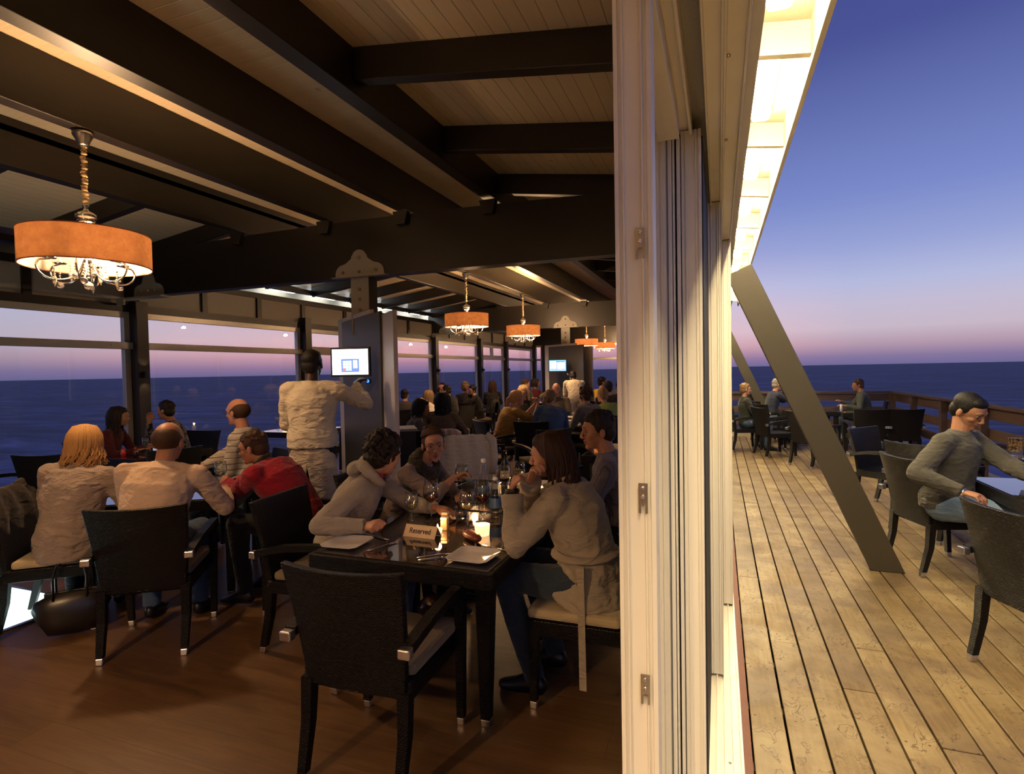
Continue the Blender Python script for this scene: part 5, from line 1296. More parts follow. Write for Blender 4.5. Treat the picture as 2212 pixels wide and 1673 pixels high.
def blots(c2):
    def f(t, ob, c):
        n = t.n('ShaderNodeTexNoise'); t.l(ob, n.inputs['Vector']); n.inputs['Scale'].default_value = 22; n.inputs['Detail'].default_value = 3
        return t.mix(t.ramp(n.outputs[0], [(0.47, 0.0), (0.53, 1.0)]), c, c2)
    return f
# -- the foreground table
I = person('boy with dark curly hair in a grey hooded top with red lining', (-2.17, 2.80, 0.56), -72, lean=30, head=(50, -14, 6),
       wl=(-1.62, 3.02, 0.80), wr=(-1.76, 2.52, 0.81), er=(0.9, -0.2, -0.6), el=(-0.6, 0.5, -0.8), hr=((0.5, -0.2, 0.15), (0.5, 0.2, -0.6)), hl=((0.9, 0.1, -0.1), (0, 0, -1)), curl=(0.4, 1.9),
       top=cloth('heather_grey_fleece', (0.30, 0.27, 0.23)), bottom=DENIM, hair_=('curly', 'dark'), det=2, bulk=1.05, topname='hooded_top', s=1.0, fold=0.010)
M = Matrix.Translation(I['P'][3]); up, fw, rt = I['up'], I['fw'], I['rt']
hd = MB(); base = I['P'][3] + up * 0.01
pts = []
for k in range(13):
    a = R(-150 + 300 * k / 12); pts.append(base + rt * 0.098 * math.sin(a) - fw * (0.095 * math.cos(a) - 0.01) + up * (0.03 - 0.03 * math.cos(a + math.pi) * 0.6))
hd.tube(pts, [0.018 + 0.024 * math.sin(math.pi * k / 12) for k in range(13)], 12)
hd.ball(tuple(base - fw * 0.10 - up * 0.02), (0.10, 0.055, 0.05), 16, 10)
o = hd.build('hood', cloth('heather_grey_fleece', (0.30, 0.27, 0.23)), I['root']); remesh(o, 0.009, 2); rumple(o, 0.012)
li = MB().tube([base + rt * 0.066 * math.sin(R(-140 + 280 * k / 10)) - fw * (0.062 * math.cos(R(-140 + 280 * k / 10)) - 0.01) + up * 0.035 for k in range(11)], 0.021, 10).build('hood_lining', cloth('red_hood_lining', (0.26, 0.02, 0.025)), o)
I = person('girl with tied-up brown hair and scarf looking at the camera', (-2.12, 3.42, 0.55), -78, lean=27, twist=-20, head=(-66, -4, 2), hr=((0.7, 0.5, 0.3), (0.2, -0.2, -0.7)), hl=((0.3, -0.9, 0.0), (0.0, 0.1, -1)),
       wl=(-1.62, 3.42, 0.80), wr=(-1.70, 3.46, 0.90), er=(0.6, 0.7, -0.5), el=(-0.3, 0.3, -0.8), curl=(0.5, 0.8),
       top=cloth('rosy_grey_knit', (0.25, 0.19, 0.16)), bottom=DARKT, hair_=('bun', 'brown'), det=2, fem=True, sleeve=0.55, topname='cardigan', s=0.97)
up, fw, rt = I['up'], I['fw'], I['rt']; base = I['P'][3]
sc_ = MB()
for r_, dz, th_ in ((0.085, 0.0, 0.034), (0.098, -0.035, 0.036)):
    sc_.tube([base + rt * r_ * math.sin(2 * math.pi * k / 14) + fw * (r_ * 0.95 * math.cos(2 * math.pi * k / 14) + 0.012) + up * (dz + 0.02 - 0.03 * math.cos(2 * math.pi * k / 14)) for k in range(15)], th_, 10)
o = sc_.build('scarf', cloth('olive_knit_scarf', (0.045, 0.038, 0.026), wr=0.8), I['root']); remesh(o, 0.008, 1); rumple(o, 0.014, 0.03)
MB().tube([base + fw * 0.105 - up * 0.03, base + fw * 0.14 - up * 0.12, base + fw * 0.13 - up * 0.22], [(0.06, 0.02), (0.075, 0.02), (0.07, 0.015)], 12, flat=rt).build('blouse_front', cloth('dark_dotted_blouse', (0.05, 0.02, 0.02), pattern=blots((0.22, 0.10, 0.09))), I['root'])
I = person('woman with dark auburn hair in a khaki trench coat, chin on her hand', (-0.60, 2.74, 0.575), 84, lean=20, head=(8, -8, -4),
       wr=(-0.885, 2.66, 1.075), wl=(-0.95, 2.56, 1.03), er=(0.5, 0.5, -0.8), el=(-0.25, 0.35, -1.0), hl=((0.22, 0.05, 0.97), (0.9, 0.15, -0.1)), hr=((0.4, -0.3, 0.9), (0.8, -0.3, 0)), curl=(1.5, 1.2),
       top=cloth('khaki_trench_cotton', (0.36, 0.31, 0.22), wr=0.6), bottom=cloth('dark_denim', (0.03, 0.045, 0.06)), hair_=('long', 'auburn', 0.235, (77, 277)), det=2, fem=True, bulk=1.16, topname='trench_coat', s=1.0, low=0.10, fold=0.02, feet=-0.16)
r0 = I['root']; P0, P1, P2, P3 = I['P']; rt, up, fw = I['rt'], I['up'], I['fw']
TR = cloth('khaki_trench_cotton', (0.36, 0.31, 0.22), wr=0.6)
# belt, hanging belt end, epaulettes, cuff straps, collar
MB().tube([P1 + Vector((0.187 * math.cos(a), 0.152 * math.sin(a), -0.02)) for a in [2 * math.pi * k / 24 for k in range(25)]], [(0.006, 0.022)] * 25, 8, flat=None).build('belt', TR, r0)
MB().bar(P1 + Vector((-0.222, -0.05, -0.03)), P1 + Vector((-0.238, -0.06, -0.60)), 0.004, 0.034, up=(0, 1, 0)).build('belt_end', TR, r0)
for s_, S_ in ((-1, I['S'][0]), (1, I['S'][1])): MB().bar(S_ + up * 0.068 - rt * s_ * 0.085, S_ + up * 0.062 + rt * s_ * 0.03, 0.036, 0.008, up=tuple(up)).build('epaulette', TR, r0, bevel=0.003)
o = MB().tube([P3 + rt * 0.080 * math.sin(R(-130 + 260 * k / 10)) - fw * (0.082 * math.cos(R(-130 + 260 * k / 10)) - 0.012) + up * 0.015 for k in range(11)], [(0.010, 0.022)] * 11, 10).build('collar', TR, r0)
for s_ in (0, 1):
    E_, W_h = I['E'][s_], I['W'][s_]; d = (W_h - E_).normalized()
    MB().tube([E_.lerp(W_h, 0.70), E_.lerp(W_h, 0.72), E_.lerp(W_h, 0.94), E_.lerp(W_h, 0.96)], [0.040, 0.054, 0.056, 0.046], 18).build('cuff', TR, r0)
E_, W_h = I['E'][0], I['W'][0]; o = MB().tube([E_.lerp(W_h, 0.97), E_.lerp(W_h, 1.06)], 0.033, 18).build('wrist_watch', BLACKP, r0)
cs = MB()    # coat skirt spreading over the seat
cs.tube([P0 + Vector((0, -0.02, 0.05)), P0 + Vector((0, 0.0, -0.03)), P0 + Vector((0, 0.04, -0.095))], [(0.18, 0.14), (0.215, 0.20), (0.225, 0.24)], 24, flat=(1, 0, 0))
o = cs.build('coat_skirt', TR, r0); remesh(o, 0.010, 2); rumple(o, 0.03)
person('dark-haired man in a blue-grey striped shirt behind the trench coat woman', (-0.56, 3.56, 0.58), 96, lean=14, head=(20, -4, 0), wl=(-0.98, 3.45, 0.80), wr=(-0.96, 3.85, 0.80),
       top=cloth('blue_grey_pinstripe', (0.16, 0.15, 0.18), pattern=stripes((0.10, 0.09, 0.12), 0.016, 0.3)), bottom=DARKT, skin_='tan', hair_=('short', 'dark'), det=2, bulk=1.08, s=1.03)
# -- the group at the left
I = person('balding man in a peach check shirt seen from behind at the left table', (-3.27, 2.44, 0.57), 32, lean=24, side=4, head=(-12, -8, 0), wl=(-3.62, 2.84, 0.80), wr=(-3.32, 3.06, 0.80), top=cloth('peach_check_cotton', (0.60, 0.40, 0.24), pattern=check((0.46, 0.42, 0.40), 0.026, 0.35)),
       bottom=DENIM, skin_='tan', hair_=('bald', 'brown'), det=2, bulk=1.12, s=1.06, low=0.08, face=False, fold=0.014); spectacles(I)
I = person('blonde woman in a stone-coloured blouse seen from behind at the left', (-3.98, 2.42, 0.55), 34, lean=16, side=5, head=(-18, -4, 0), wr=(-3.98, 2.86, 0.80), wl=(-4.35, 2.75, 0.80), top=cloth('stone_blouse', (0.30, 0.235, 0.19), wr=0.8),
       bottom=DARKT, hair_=('bob', 'blonde', 0.155), det=2, fem=True, bulk=1.16, s=1.02, low=0.06, face=False, fold=0.02)
I = person('man in a crimson fleece and glasses leaning over his wine at the left table', (-2.83, 3.26, 0.57), 100, lean=38, head=(8, -10, 0), wl=(-3.48, 3.23, 0.81), wr=(-3.45, 3.42, 0.80), top=cloth('crimson_fleece', (0.28, 0.012, 0.025)), bottom=DARKT, skin_='tan', hair_=('short', 'brown'),
       det=2, bulk=1.22, s=1.0, fold=0.018, hl=((-0.9, 0.2, 0.2), (-0.2, 0.6, -0.1)), curl=(1.0, 0.5)); spectacles(I)
MB().tube([I['P'][3] + I['rt'] * 0.07 * math.sin(R(-140 + 280 * k / 10)) - I['fw'] * (0.07 * math.cos(R(-140 + 280 * k / 10)) - 0.01) + I['up'] * 0.03 for k in range(11)], 0.017, 10).build('collar', cloth('olive_collar', (0.03, 0.035, 0.02)), I['root'])
I = person('balding man with glasses in a white shirt with dark stripes', (-4.17, 4.13, 0.58), 118, lean=6, head=(-22, -2, 0), top=cloth('striped_white_shirt', (0.50, 0.45, 0.38), pattern=stripes((0.10, 0.08, 0.07), 0.055, 0.12, 'Z')), bottom=DARKT, skin_='pink', hair_=('bald', 'brown'), det=2, bulk=1.1, s=1.08,
       wl=(-4.45, 4.0, 0.80), wr=(-4.35, 3.75, 0.80), face=False); spectacles(I)
person('dark-haired woman in maroon at the window table, partly behind the blonde', (-6.78, 4.55, 0.56), -60, lean=16, head=(10, -5, 0), top=cloth('maroon_jumper', (0.07, 0.01, 0.015)), bottom=DARKT, skin_='tan', hair_=('long', 'dark'), fem=True, s=0.97)
person('person in a black and grey patterned jacket, hand at the mouth', (-6.5, 5.33, 0.57), 150, lean=14, head=(-42, 0, 0), wr=(-6.78, 5.12, 1.05), wl=(-6.4, 4.95, 0.80), er=(0.6, 0.2, -0.9), top=cloth('patterned_jacket', (0.20, 0.19, 0.19), pattern=blots((0.015, 0.015, 0.02))), bottom=DARKT,
       skin_='tan', hair_=('short', 'dark'), topname='jacket', s=1.0, hr=((0, 0, 1), (0.5, -0.2, 0)))
# -- waiter
WSH = cloth('cream_waiter_shirt', (0.62, 0.55, 0.42), wr=0.6)
I = person('waiter in cream shirt and long apron standing at the near till screen', (-3.30, 3.97, 1.02), 22, standing=True, lean=3, head=(-8, 2, 0), wr=(-3.16, 4.40, 1.52), wl=(-3.50, 4.22, 1.16), er=(0.9, -0.1, -0.8), el=(-0.5, -0.3, -0.9), hr=((0.2, 0.8, 0.5), (0, 0.3, -1)),
       top=WSH, bottom=DARKT, skin_='dark', hair_=('crop', 'black'), det=2, bulk=1.18, s=1.06, face=False, fold=0.02, low=0.0)
AP = cloth('cream_apron_cotton', (0.58, 0.50, 0.37), wr=0.7); r0 = I['root']
MB().tube([(0, 0, 1.085), (0, 0, 1.05)], [(0.178, 0.135), (0.178, 0.135)], 24, flat=(1, 0, 0)).build('belt', BLACKP, r0)
ap = MB(); n = 36; vs = []; fs = []
lev = [(1.06, 0.19, 0.145), (0.9, 0.20, 0.155), (0.7, 0.205, 0.16), (0.5, 0.21, 0.165), (0.32, 0.215, 0.17)]
for z, rx, ry in lev:
    for k in range(n + 1):
        tt = (1.06 - z) / 0.74; gap = R(-5 + 36 * tt ** 1.6); a = -math.pi / 2 + gap + (2 * math.pi - 2 * gap) * k / n
        wv = 1 + 0.03 * math.sin(a * 9 + z * 4) * tt; vs.append((rx * wv * math.cos(a), ry * wv * math.sin(a), z))
for j in range(len(lev) - 1):
    for k in range(n): fs.append((j * (n + 1) + k, (j + 1) * (n + 1) + k, (j + 1) * (n + 1) + k + 1, j * (n + 1) + k + 1))
o = ap.add(vs, fs, True).build('apron', AP, r0); so = o.modifiers.new('thickness', 'SOLIDIFY'); so.thickness = 0.004; ss = o.modifiers.new('subsurf', 'SUBSURF'); ss.levels = 2; ss.render_levels = 2; rumple(o, 0.02)
# -- the man on the deck
I = person('man in a charcoal jumper reading a menu on the deck', (1.60, 5.10, 0.56), -118, lean=10, twist=-14, head=(-20, -30, 4), wr=(1.56, 4.66, 0.73), wl=(2.0, 4.72, 0.82), er=(0.75, -0.5, -0.7), el=(-0.8, 0.0, -0.6), hr=((0.6, -0.5, -0.1), (0.0, 0.1, -1)), hl=((0.3, -0.8, 0.3), (-0.8, 0.0, -0.3)), curl=(0.8, 0.9),
       top=cloth('charcoal_knit', (0.075, 0.070, 0.058)), bottom=cloth('washed_denim', (0.15, 0.22, 0.33)), skin_='tan', hair_=('crop', 'black'), det=2, bulk=1.12, s=1.10, topname='jumper', fold=0.012)
E_, W_h = I['E'][1], I['W'][1]; d = (W_h - E_).normalized()
MB().tube([W_h - d * 0.012, W_h + d * 0.01], 0.031, 18).build('wrist_watch', SATIN, I['root'])
# -- others on the deck
person('woman with short brown hair in a dark jacket at the far deck tables', (0.47, 11.75, 0.53), -75, lean=-2, head=(-2, 0, 0), top=cloth('dark_green_jacket', (0.03, 0.033, 0.026)), bottom=DENIM, hair_=('short', 'light'), fem=True, s=0.98, topname='jacket', wl=(0.82, 11.95, 0.72), wr=(0.8, 11.75, 0.70))
person('grey-haired man in a navy jacket, hands at his mouth, behind the near leaning prop', (1.0, 13.0, 0.56), -70, lean=14, head=(-8, -4, 0), top=cloth('navy_jacket', (0.03, 0.035, 0.06)), bottom=cloth('washed_denim', (0.15, 0.22, 0.33)), skin_='pink', hair_=('short', 'grey'), s=1.04, topname='jacket', wl=(1.29, 13.13, 1.10), wr=(1.29, 13.03, 1.10), el=(-0.5, 0.3, -1), er=(0.5, 0.3, -1), curl=(1.3, 1.3), hl=((0, 0, 1), (-.5, 0, 0)), hr=((0, 0, 1), (-.5, 0, 0)))
person('dark-haired man in a grey-green top at the far deck tables near the railing corner', (2.75, 12.98, 0.56), 80, lean=12, head=(10, -4, 0), top=cloth('grey_green_top', (0.07, 0.075, 0.06)), bottom=DENIM, skin_='tan', hair_=('short', 'brown'), s=1.0, wl=(2.33, 12.73, 0.80), wr=(2.33, 13.08, 0.86))
# -- guests farther down the room
def guest(label, px_xyz, yaw, **k):
    x, y, ztop = px_xyz; s = k.pop('s', 1.0); lean = k.get('lean', 12)
    hz = min(0.62, max(0.52, ztop - 0.80 * s * math.cos(R(lean * 0.6))))
    return person(label, (x, y, hz), yaw, s=s, **k)
guest('dark-haired woman in profile behind the lilac panel', (-3.90, 6.60, 1.31), -50, lean=16, head=(-20, -14, 0), fem=True, top=cloth('white_edged_dark_top', (0.12, 0.10, 0.10)), bottom=DARKT, hair_=('bob', 'dark'), skin_='tan')
guest('woman with long dark hair in a brown top seen from behind, beyond the cream cardigan', (-3.44, 6.68, 1.38), 12, lean=3, head=(0, 0, 0), fem=True, top=cloth('taupe_brown_top', (0.13, 0.085, 0.055)), bottom=DARKT, hair_=('long', 'black', 0.22), bulk=1.05, wl=(-3.7, 7.1, 0.8), wr=(-3.3, 7.15, 0.8))
guest('woman with long fair brown hair in a white top leaning to her right', (-5.35, 9.65, 1.33), 40, lean=18, side=14, head=(-30, 4, 10), fem=True, top=cloth('white_top', (0.62, 0.55, 0.46)), bottom=DARKT, hair_=('long', 'light', 0.26), sleeve=0.6)
guest('person in a dark grey coat seen from behind, by the lilac panel', (-6.05, 10.1, 1.31), 30, lean=14, head=(-20, 0, 0), top=cloth('dark_grey_coat', (0.045, 0.04, 0.038)), bottom=DARKT, hair_=('short', 'dark'), bulk=1.15, topname='coat')
guest('man with receding hair bending across the table in the middle distance', (-6.15, 11.35, 1.40), -70, lean=24, head=(-10, -8, 0), top=cloth('black_shirt', (0.02, 0.018, 0.018)), bottom=DARKT, skin_='pink', hair_=('bald', 'brown'), s=1.08)
guest('man with dark hair in black facing the bending man', (-5.45, 11.15, 1.37), 75, lean=20, head=(20, -8, 0), top=cloth('black_shirt', (0.02, 0.018, 0.018)), bottom=DARKT, hair_=('short', 'dark'))
guest('brown-haired man facing the room beside the window column', (-6.45, 12.55, 1.38), -150, lean=6, head=(-10, -4, 0), top=cloth('navy_shirt', (0.03, 0.035, 0.07)), bottom=DARKT, skin_='pink', hair_=('short', 'brown'), s=1.0)
guest('woman with curly fair hair and black top seen from behind in front of the window', (-5.80, 12.45, 1.38), 15, lean=6, fem=True, top=cloth('black_shirt', (0.02, 0.018, 0.018)), bottom=DARKT, hair_=('curly', 'light'))
guest('dark-haired woman in black resting her cheek on her hand', (-5.45, 12.55, 1.33), 120, lean=16, head=(35, -4, -14), fem=True, top=cloth('black_shirt', (0.02, 0.018, 0.018)), bottom=DARKT, hair_=('short', 'black'), wl=(-5.67, 12.30, 1.10), el=(-0.4, 0.6, -0.8), hl=((0, 0, 1), (0.5, 0.2, 0)))
guest('woman with long brown hair against a window column', (-5.35, 13.15, 1.40), 20, lean=4, fem=True, top=cloth('black_shirt', (0.02, 0.018, 0.018)), bottom=DARKT, hair_=('long', 'brown', 0.25))
guest('fair-haired woman in a mustard sweater with bare forearms propped under her chin', (-3.10, 8.0, 1.38), -42, lean=24, head=(-24, 2, 0), fem=True, top=cloth('mustard_sweater', (0.32, 0.17, 0.035)), bottom=cloth('grey_trousers', (0.06, 0.06, 0.07)), hair_=('ponytail', 'blonde'), sleeve=0.2, bulk=1.1, wl=(-2.68, 8.35, 1.10), wr=(-2.62, 8.28, 1.10), el=(0, 0.3, -1), er=(0.3, 0.3, -1), hl=((0, 0, 1), (-0.5, -0.5, 0)), hr=((0, 0, 1), (-0.5, -0.5, 0)), curl=(1.4, 1.4), s=1.04)
guest('pale blonde woman in black with a fringe facing the camera', (-3.36, 9.9, 1.38), 175, lean=10, head=(20, -14, 0), fem=True, top=cloth('black_sleeveless', (0.012, 0.012, 0.012)), bottom=DARKT, hair_=('long', 'paleblonde', 0.16), s=1.05, sleeve=0.9)
guest('woman in a blue dress with fair hair turned away, leaning over the middle table', (-2.33, 8.0, 1.38), 30, lean=22, side=6, head=(-45, -8, 0), fem=True, top=cloth('blue_dress_cloth', (0.045, 0.085, 0.17)), bottom=cloth('blue_dress_cloth', (0.045, 0.085, 0.17)), hair_=('ponytail', 'light'), bulk=1.2, s=1.04, topname='dress')
I = guest('older grey-haired man in a brown jumper drinking from a glass, facing the camera', (-3.12, 11.15, 1.35), -172, lean=2, head=(10, 12, 0), top=cloth('brown_grey_jumper', (0.13, 0.105, 0.08)), bottom=DARKT, skin_='pink', hair_=('bald', 'grey'), wr=(-3.10, 10.87, 1.22), er=(0.9, 0.1, -0.5), hr=((0.5, 0.2, 0.7), (0.3, 0.6, 0)), s=1.08, curl=(0.6, 1.1), wl=(-2.9, 10.75, 0.8)); spectacles(I)
guest('person with short curly brown hair in a grey hooded jacket seen from behind', (-1.82, 8.55, 1.38), 55, lean=16, head=(10, 0, 0), fem=True, top=cloth('grey_hooded_jacket', (0.15, 0.13, 0.12)), bottom=DARKT, hair_=('curly', 'brown'), topname='jacket', s=1.04, bulk=1.1)
guest('person in a lime green jacket beside the curly-haired guest', (-1.66, 9.25, 1.35), 40, lean=20, side=-6, head=(20, 0, 0), fem=True, top=cloth('lime_green_jacket', (0.22, 0.29, 0.06)), bottom=DARKT, hair_=('short', 'light'), topname='jacket', s=1.0)
guest('dark-haired person in a yellow top at the far right tables', (-2.62, 13.2, 1.46), -30, lean=4, head=(-35, 0, 0), top=cloth('yellow_top', (0.55, 0.36, 0.04)), bottom=DARKT, hair_=('short', 'black'), s=1.06)
guest('black-haired person in black with back to camera at the far right', (-2.02, 10.95, 1.40), 8, lean=2, top=cloth('black_shirt', (0.02, 0.018, 0.018)), bottom=DARKT, hair_=('short', 'black'), s=1.04)
guest('second person in black beside the far right black-haired guest', (-1.93, 11.7, 1.40), 0, lean=2, head=(20, 0, 0), top=cloth('black_shirt', (0.02, 0.018, 0.018)), bottom=DARKT, hair_=('short', 'dark'), s=1.04)
guest('person in a cream top at the farthest right table', (-2.38, 14.6, 1.41), 30, lean=4, top=cloth('white_top', (0.62, 0.55, 0.46)), bottom=DARKT, hair_=('short', 'brown'), s=1.04)
guest('brown-haired guest in dark clothes by the far window, left of the couple', (-4.75, 13.7, 1.43), -30, lean=10, head=(-30, -4, 0), top=cloth('dark_grey_coat', (0.045, 0.04, 0.038)), bottom=DARKT, hair_=('short', 'brown'), s=1.04)
guest('dark-haired guest in maroon by the far window, leaning forward', (-4.62, 14.2, 1.43), -20, lean=10, head=(-40, -8, 0), fem=True, top=cloth('maroon_jumper', (0.07, 0.01, 0.015)), bottom=DARKT, hair_=('long', 'dark', 0.1), s=1.04)
person('second waiter in a cream shirt stooping at the distant till screen', (-3.0, 12.35, 0.95), 25, standing=True, lean=38, head=(0, -20, 0), top=WSH, bottom=cloth('cream_apron_cotton', (0.58, 0.50, 0.37), wr=0.7), skin_='dark', hair_=('crop', 'black'), bulk=1.15, s=0.98, wr=(-3.25, 12.85, 1.45), wl=(-3.25, 12.8, 1.1))
# ---------------------------------------------------------------- furniture farther away
for x, y, deg, lab in ((-6.15, 13.75, 0, 'dark table with glasses by the far window columns'), (-5.75, 10.75, 10, 'dark table of the bending man in the middle distance'), (-4.35, 7.45, 0, 'dark table edge just right of the lilac panel'),
                       (-2.5, 8.9, 0, 'paper-covered table nearest in the long row of the middle party'), (-2.5, 9.89, 0, 'second table of the long row of the middle party'), (-2.5, 10.88, 0, 'third table of the long row of the middle party'),
                       (-0.85, 6.15, 0, 'candlelit table at the right, next to the white door posts'), (-2.25, 12.55, 0, 'table of the yellow-topped guest at the far right'), (-4.3, 14.9, 0, 'table of the couple by the far window')):
    table(x, y, deg, lab)
bgc = [(-5.35, 9.55, 40, 'chair of the woman with long fair brown hair'), (-3.42, 6.6, 10, 'chair under the brown-topped woman'), (-6.1, 10.0, 30, 'chair under the dark grey coat by the lilac panel'), (-3.15, 7.95, -45, 'chair of the woman in mustard'),
       (-2.55, 7.98, 2, 'chair back before the middle party, right of the mustard sweater'), (-2.15, 6.95, 48, 'empty dark chair between the wine bottle and the middle party'), (-2.95, 6.9, -60, 'dark chair seen side-on near the cream cardigan'),
       (-1.80, 8.5, 55, 'chair of the curly-haired guest in grey'), (-1.62, 9.2, 45, 'chair of the lime green jacket'), (-3.42, 9.98, 175, 'chair of the pale blonde woman in black'), (-2.0, 10.85, 8, 'tall dark chair back behind the black-haired guest at the far right'),
       (-1.92, 11.6, 0, 'chair of the second guest in black at the far right'), (-1.35, 8.1, -150, 'dark chair with its arm turned to the white door posts'), (-3.15, 11.25, -172, 'chair of the man drinking from a glass'), (-0.75, 7.1, 180, 'dark chair beyond the candlelit right table'),
       (-5.80, 12.35, 15, 'chair of the curly fair-haired woman'), (-5.42, 12.65, 120, 'chair of the dark-haired woman resting her cheek'), (-6.2, 11.4, -70, 'chair of the bending man'), (-5.40, 11.2, 75, 'chair of the man in black facing the bending man'), (-2.65, 13.1, -30, 'chair of the guest in yellow'), (-4.7, 13.9, -25, 'chair by the far window couple')]
for x, y, deg, lab in bgc: chair('arm', x, y, deg, 'dark wicker ' + lab, GI)
# deck furniture
for x, y, deg, lab in ((1.62, 3.585, -69, 'largest dark wicker armchair on the deck, cut by the right edge'), (1.64, 5.33, -72, 'wicker deck armchair in which the man in the charcoal jumper sits'),
                       (1.89, 6.31, -48, 'wicker deck armchair behind the seated man, its back to the camera'), (1.78, 7.31, -134, 'wicker deck armchair facing right, beyond the leaning prop'),
                       (2.29, 10.86, 5, 'left of two dark deck chairs side by side before the far tables'), (2.77, 10.92, 5, 'right of two dark deck chairs side by side before the far tables'),
                       (1.43, 10.16, -51, 'wicker deck armchair just left of the near prop, half hidden by it'), (0.93, 11.05, -65, 'wicker deck armchair nearest the wall at the far tables'), (1.03, 12.0, -68, 'wicker deck armchair just behind the one nearest the wall'),
                       (0.45, 11.72, -75, 'wicker deck armchair of the woman in the dark jacket'), (0.98, 13.0, -70, 'wicker deck armchair of the grey-haired man'), (2.78, 12.98, 80, 'wicker deck armchair of the man in the grey-green top'), (2.95, 5.9, 60, 'wicker deck armchair by the railing behind the menu holder')):
    chair('deck', x, y, deg, lab, GD)
GT = 'wicker tables on the deck'
for x, y, deg, lab in ((2.27, 4.78, 0, 'dark glass-topped deck table at the right edge reflecting the blue sky'), (2.62, 6.9, 42, 'deck table behind the seated man, with a small picture menu holder'), (1.60, 12.35, 0, 'left of the two far deck tables'), (2.59, 12.15, 0, 'right of the two far deck tables')):
    table(x, y, deg, lab, GT)
# menu the man reads
root = empty('menu', (2.02, 4.60, T), R(-25)); tag(root, 'open menu with white pages standing in front of the man on the deck', 'menu')
PAPER = plain('white_paper', (0.75, 0.72, 0.72), 0.6)
for k in range(5):
    mb = MB(); n = 5; vs = []; a0 = R(78 - k * 9)
    for i in range(n + 1):
        u = i / n * 0.105; a = a0 + 0.25 * u / 0.1; 
        for v in (0, 0.19): vs.append((u * math.cos(a), v - 0.10, u * math.sin(a) + 0.002))
    mb.add(vs, [(2 * i, 2 * i + 2, 2 * i + 3, 2 * i + 1) for i in range(n)], True); o = mb.build('page', PAPER, root); so = o.modifiers.new('thickness', 'SOLIDIFY'); so.thickness = 0.001
MB().box(-0.16, 0.0, -0.11, 0.11, 0.0, 0.004).build('cover', BLACKP, root)
root = empty('menu_board', (2.45, 4.55, T), R(-35)); tag(root, 'black menu cover standing open at the right edge of the deck', 'menu')
MB().box(-0.15, 0.15, -0.004, 0.004, 0.0, 0.21, Matrix.Rotation(R(-15), 4, 'X')).build('cover', BLACKP, root)
root = empty('picture_menu_holder', (2.62, 6.62, T), R(-18)); tag(root, 'small upright picture card in a clear holder on the deck table', 'menu holder')
MB().box(-0.055, 0.055, -0.006, 0.006, 0.0, 0.155).build('holder', STEM, root)
MB().box(-0.05, 0.05, -0.0015, 0.0015, 0.02, 0.15).build('picture_card', mat('food_photo_card', lambda t: t.done(t.pr(t.ramp(t.n('ShaderNodeTexNoise').outputs[0], [(0.4, (0.02, 0.01, 0.008)), (0.62, (0.5, 0.28, 0.12))]), 0.4))), root)
for x, y, lab in ((2.12, 11.9, 'little white salt pot on the far deck tables'),):
    o = MB().lathe([(0, 0), (0.025, 0), (0.022, 0.12), (0.012, 0.14), (0, 0.14)], 16).build('salt_pot', CERAM); o.location = (x, y, T); tag(o, lab, 'shaker')
# middle tables: paper mats, glasses, candle
q = random.Random(5)
for k, (x, y, a) in enumerate(((-2.72, 8.65, 8), (-2.30, 8.70, -12), (-2.72, 9.35, 4), (-2.28, 9.45, 15), (-2.70, 10.2, -6), (-2.28, 10.3, 3), (-2.66, 11.1, 5))):
    o = MB().box(-0.19, 0.19, -0.14, 0.14, 0.0005, 0.003).build('paper_mat', PAPER); place(o, x, y, T, R(a)); tag(o, ['white paper mat nearest on the left of the middle party row', 'white paper mat nearest on the right of the middle party row', 'white paper mat second on the left of the party row', 'white paper mat second on the right of the party row', 'white paper mat third on the left of the party row', 'white paper mat third on the right of the party row', 'white paper mat at the far end of the party row'][k], 'mat', 'paper mats on the middle tables')
gm = 'glasses on the middle tables'
wineglass(-2.33, 8.62, 'white wine glass on the middle party table, in front of the drinking man', WHTW, 0.215, 0.042, group=gm, fill=0.35)
wineglass(-2.62, 9.0, 'wine glass with flowers behind it on the middle party table', None, 0.2, 0.040, group=gm)
wineglass(-5.95, 13.55, 'tall glass on the table by the far window columns', None, 0.24, 0.03, group=gm)
wineglass(-1.10, 6.05, 'empty wine glass on the candlelit right table', None, 0.23, 0.045, group=gm)
tealight(-2.50, 8.95, T, 'tea light on the middle party table', 1.2, 0.05, 0.05)
tealight(-1.17, 6.15, T, 'tea light by the wine glass on the right table', 1.2, 0.045, 0.055)
o = MB().box(-0.2, 0.3, -0.15, 0.2, 0.0005, 0.004).build('napkin', NAPK); place(o, -0.75, 6.1, T, 0.1); tag(o, 'white cloth on the candlelit right table', 'napkin', 'napkins')
for k, (x, y) in enumerate(((-6.05, 13.45), (-6.22, 13.5), (-5.72, 13.55))):
    o = MB().lathe([(0, 0), (0.022, 0), (0.018, 0.09), (0.022, 0.11), (0, 0.12)], 12).build('shaker', CERAM); o.location = (x, y, T); tag(o, ['white shaker left of the tall far glass', 'leftmost white shaker on the far window table', 'white shaker right of the tall far glass'][k], 'shaker', 'shakers on the far table')
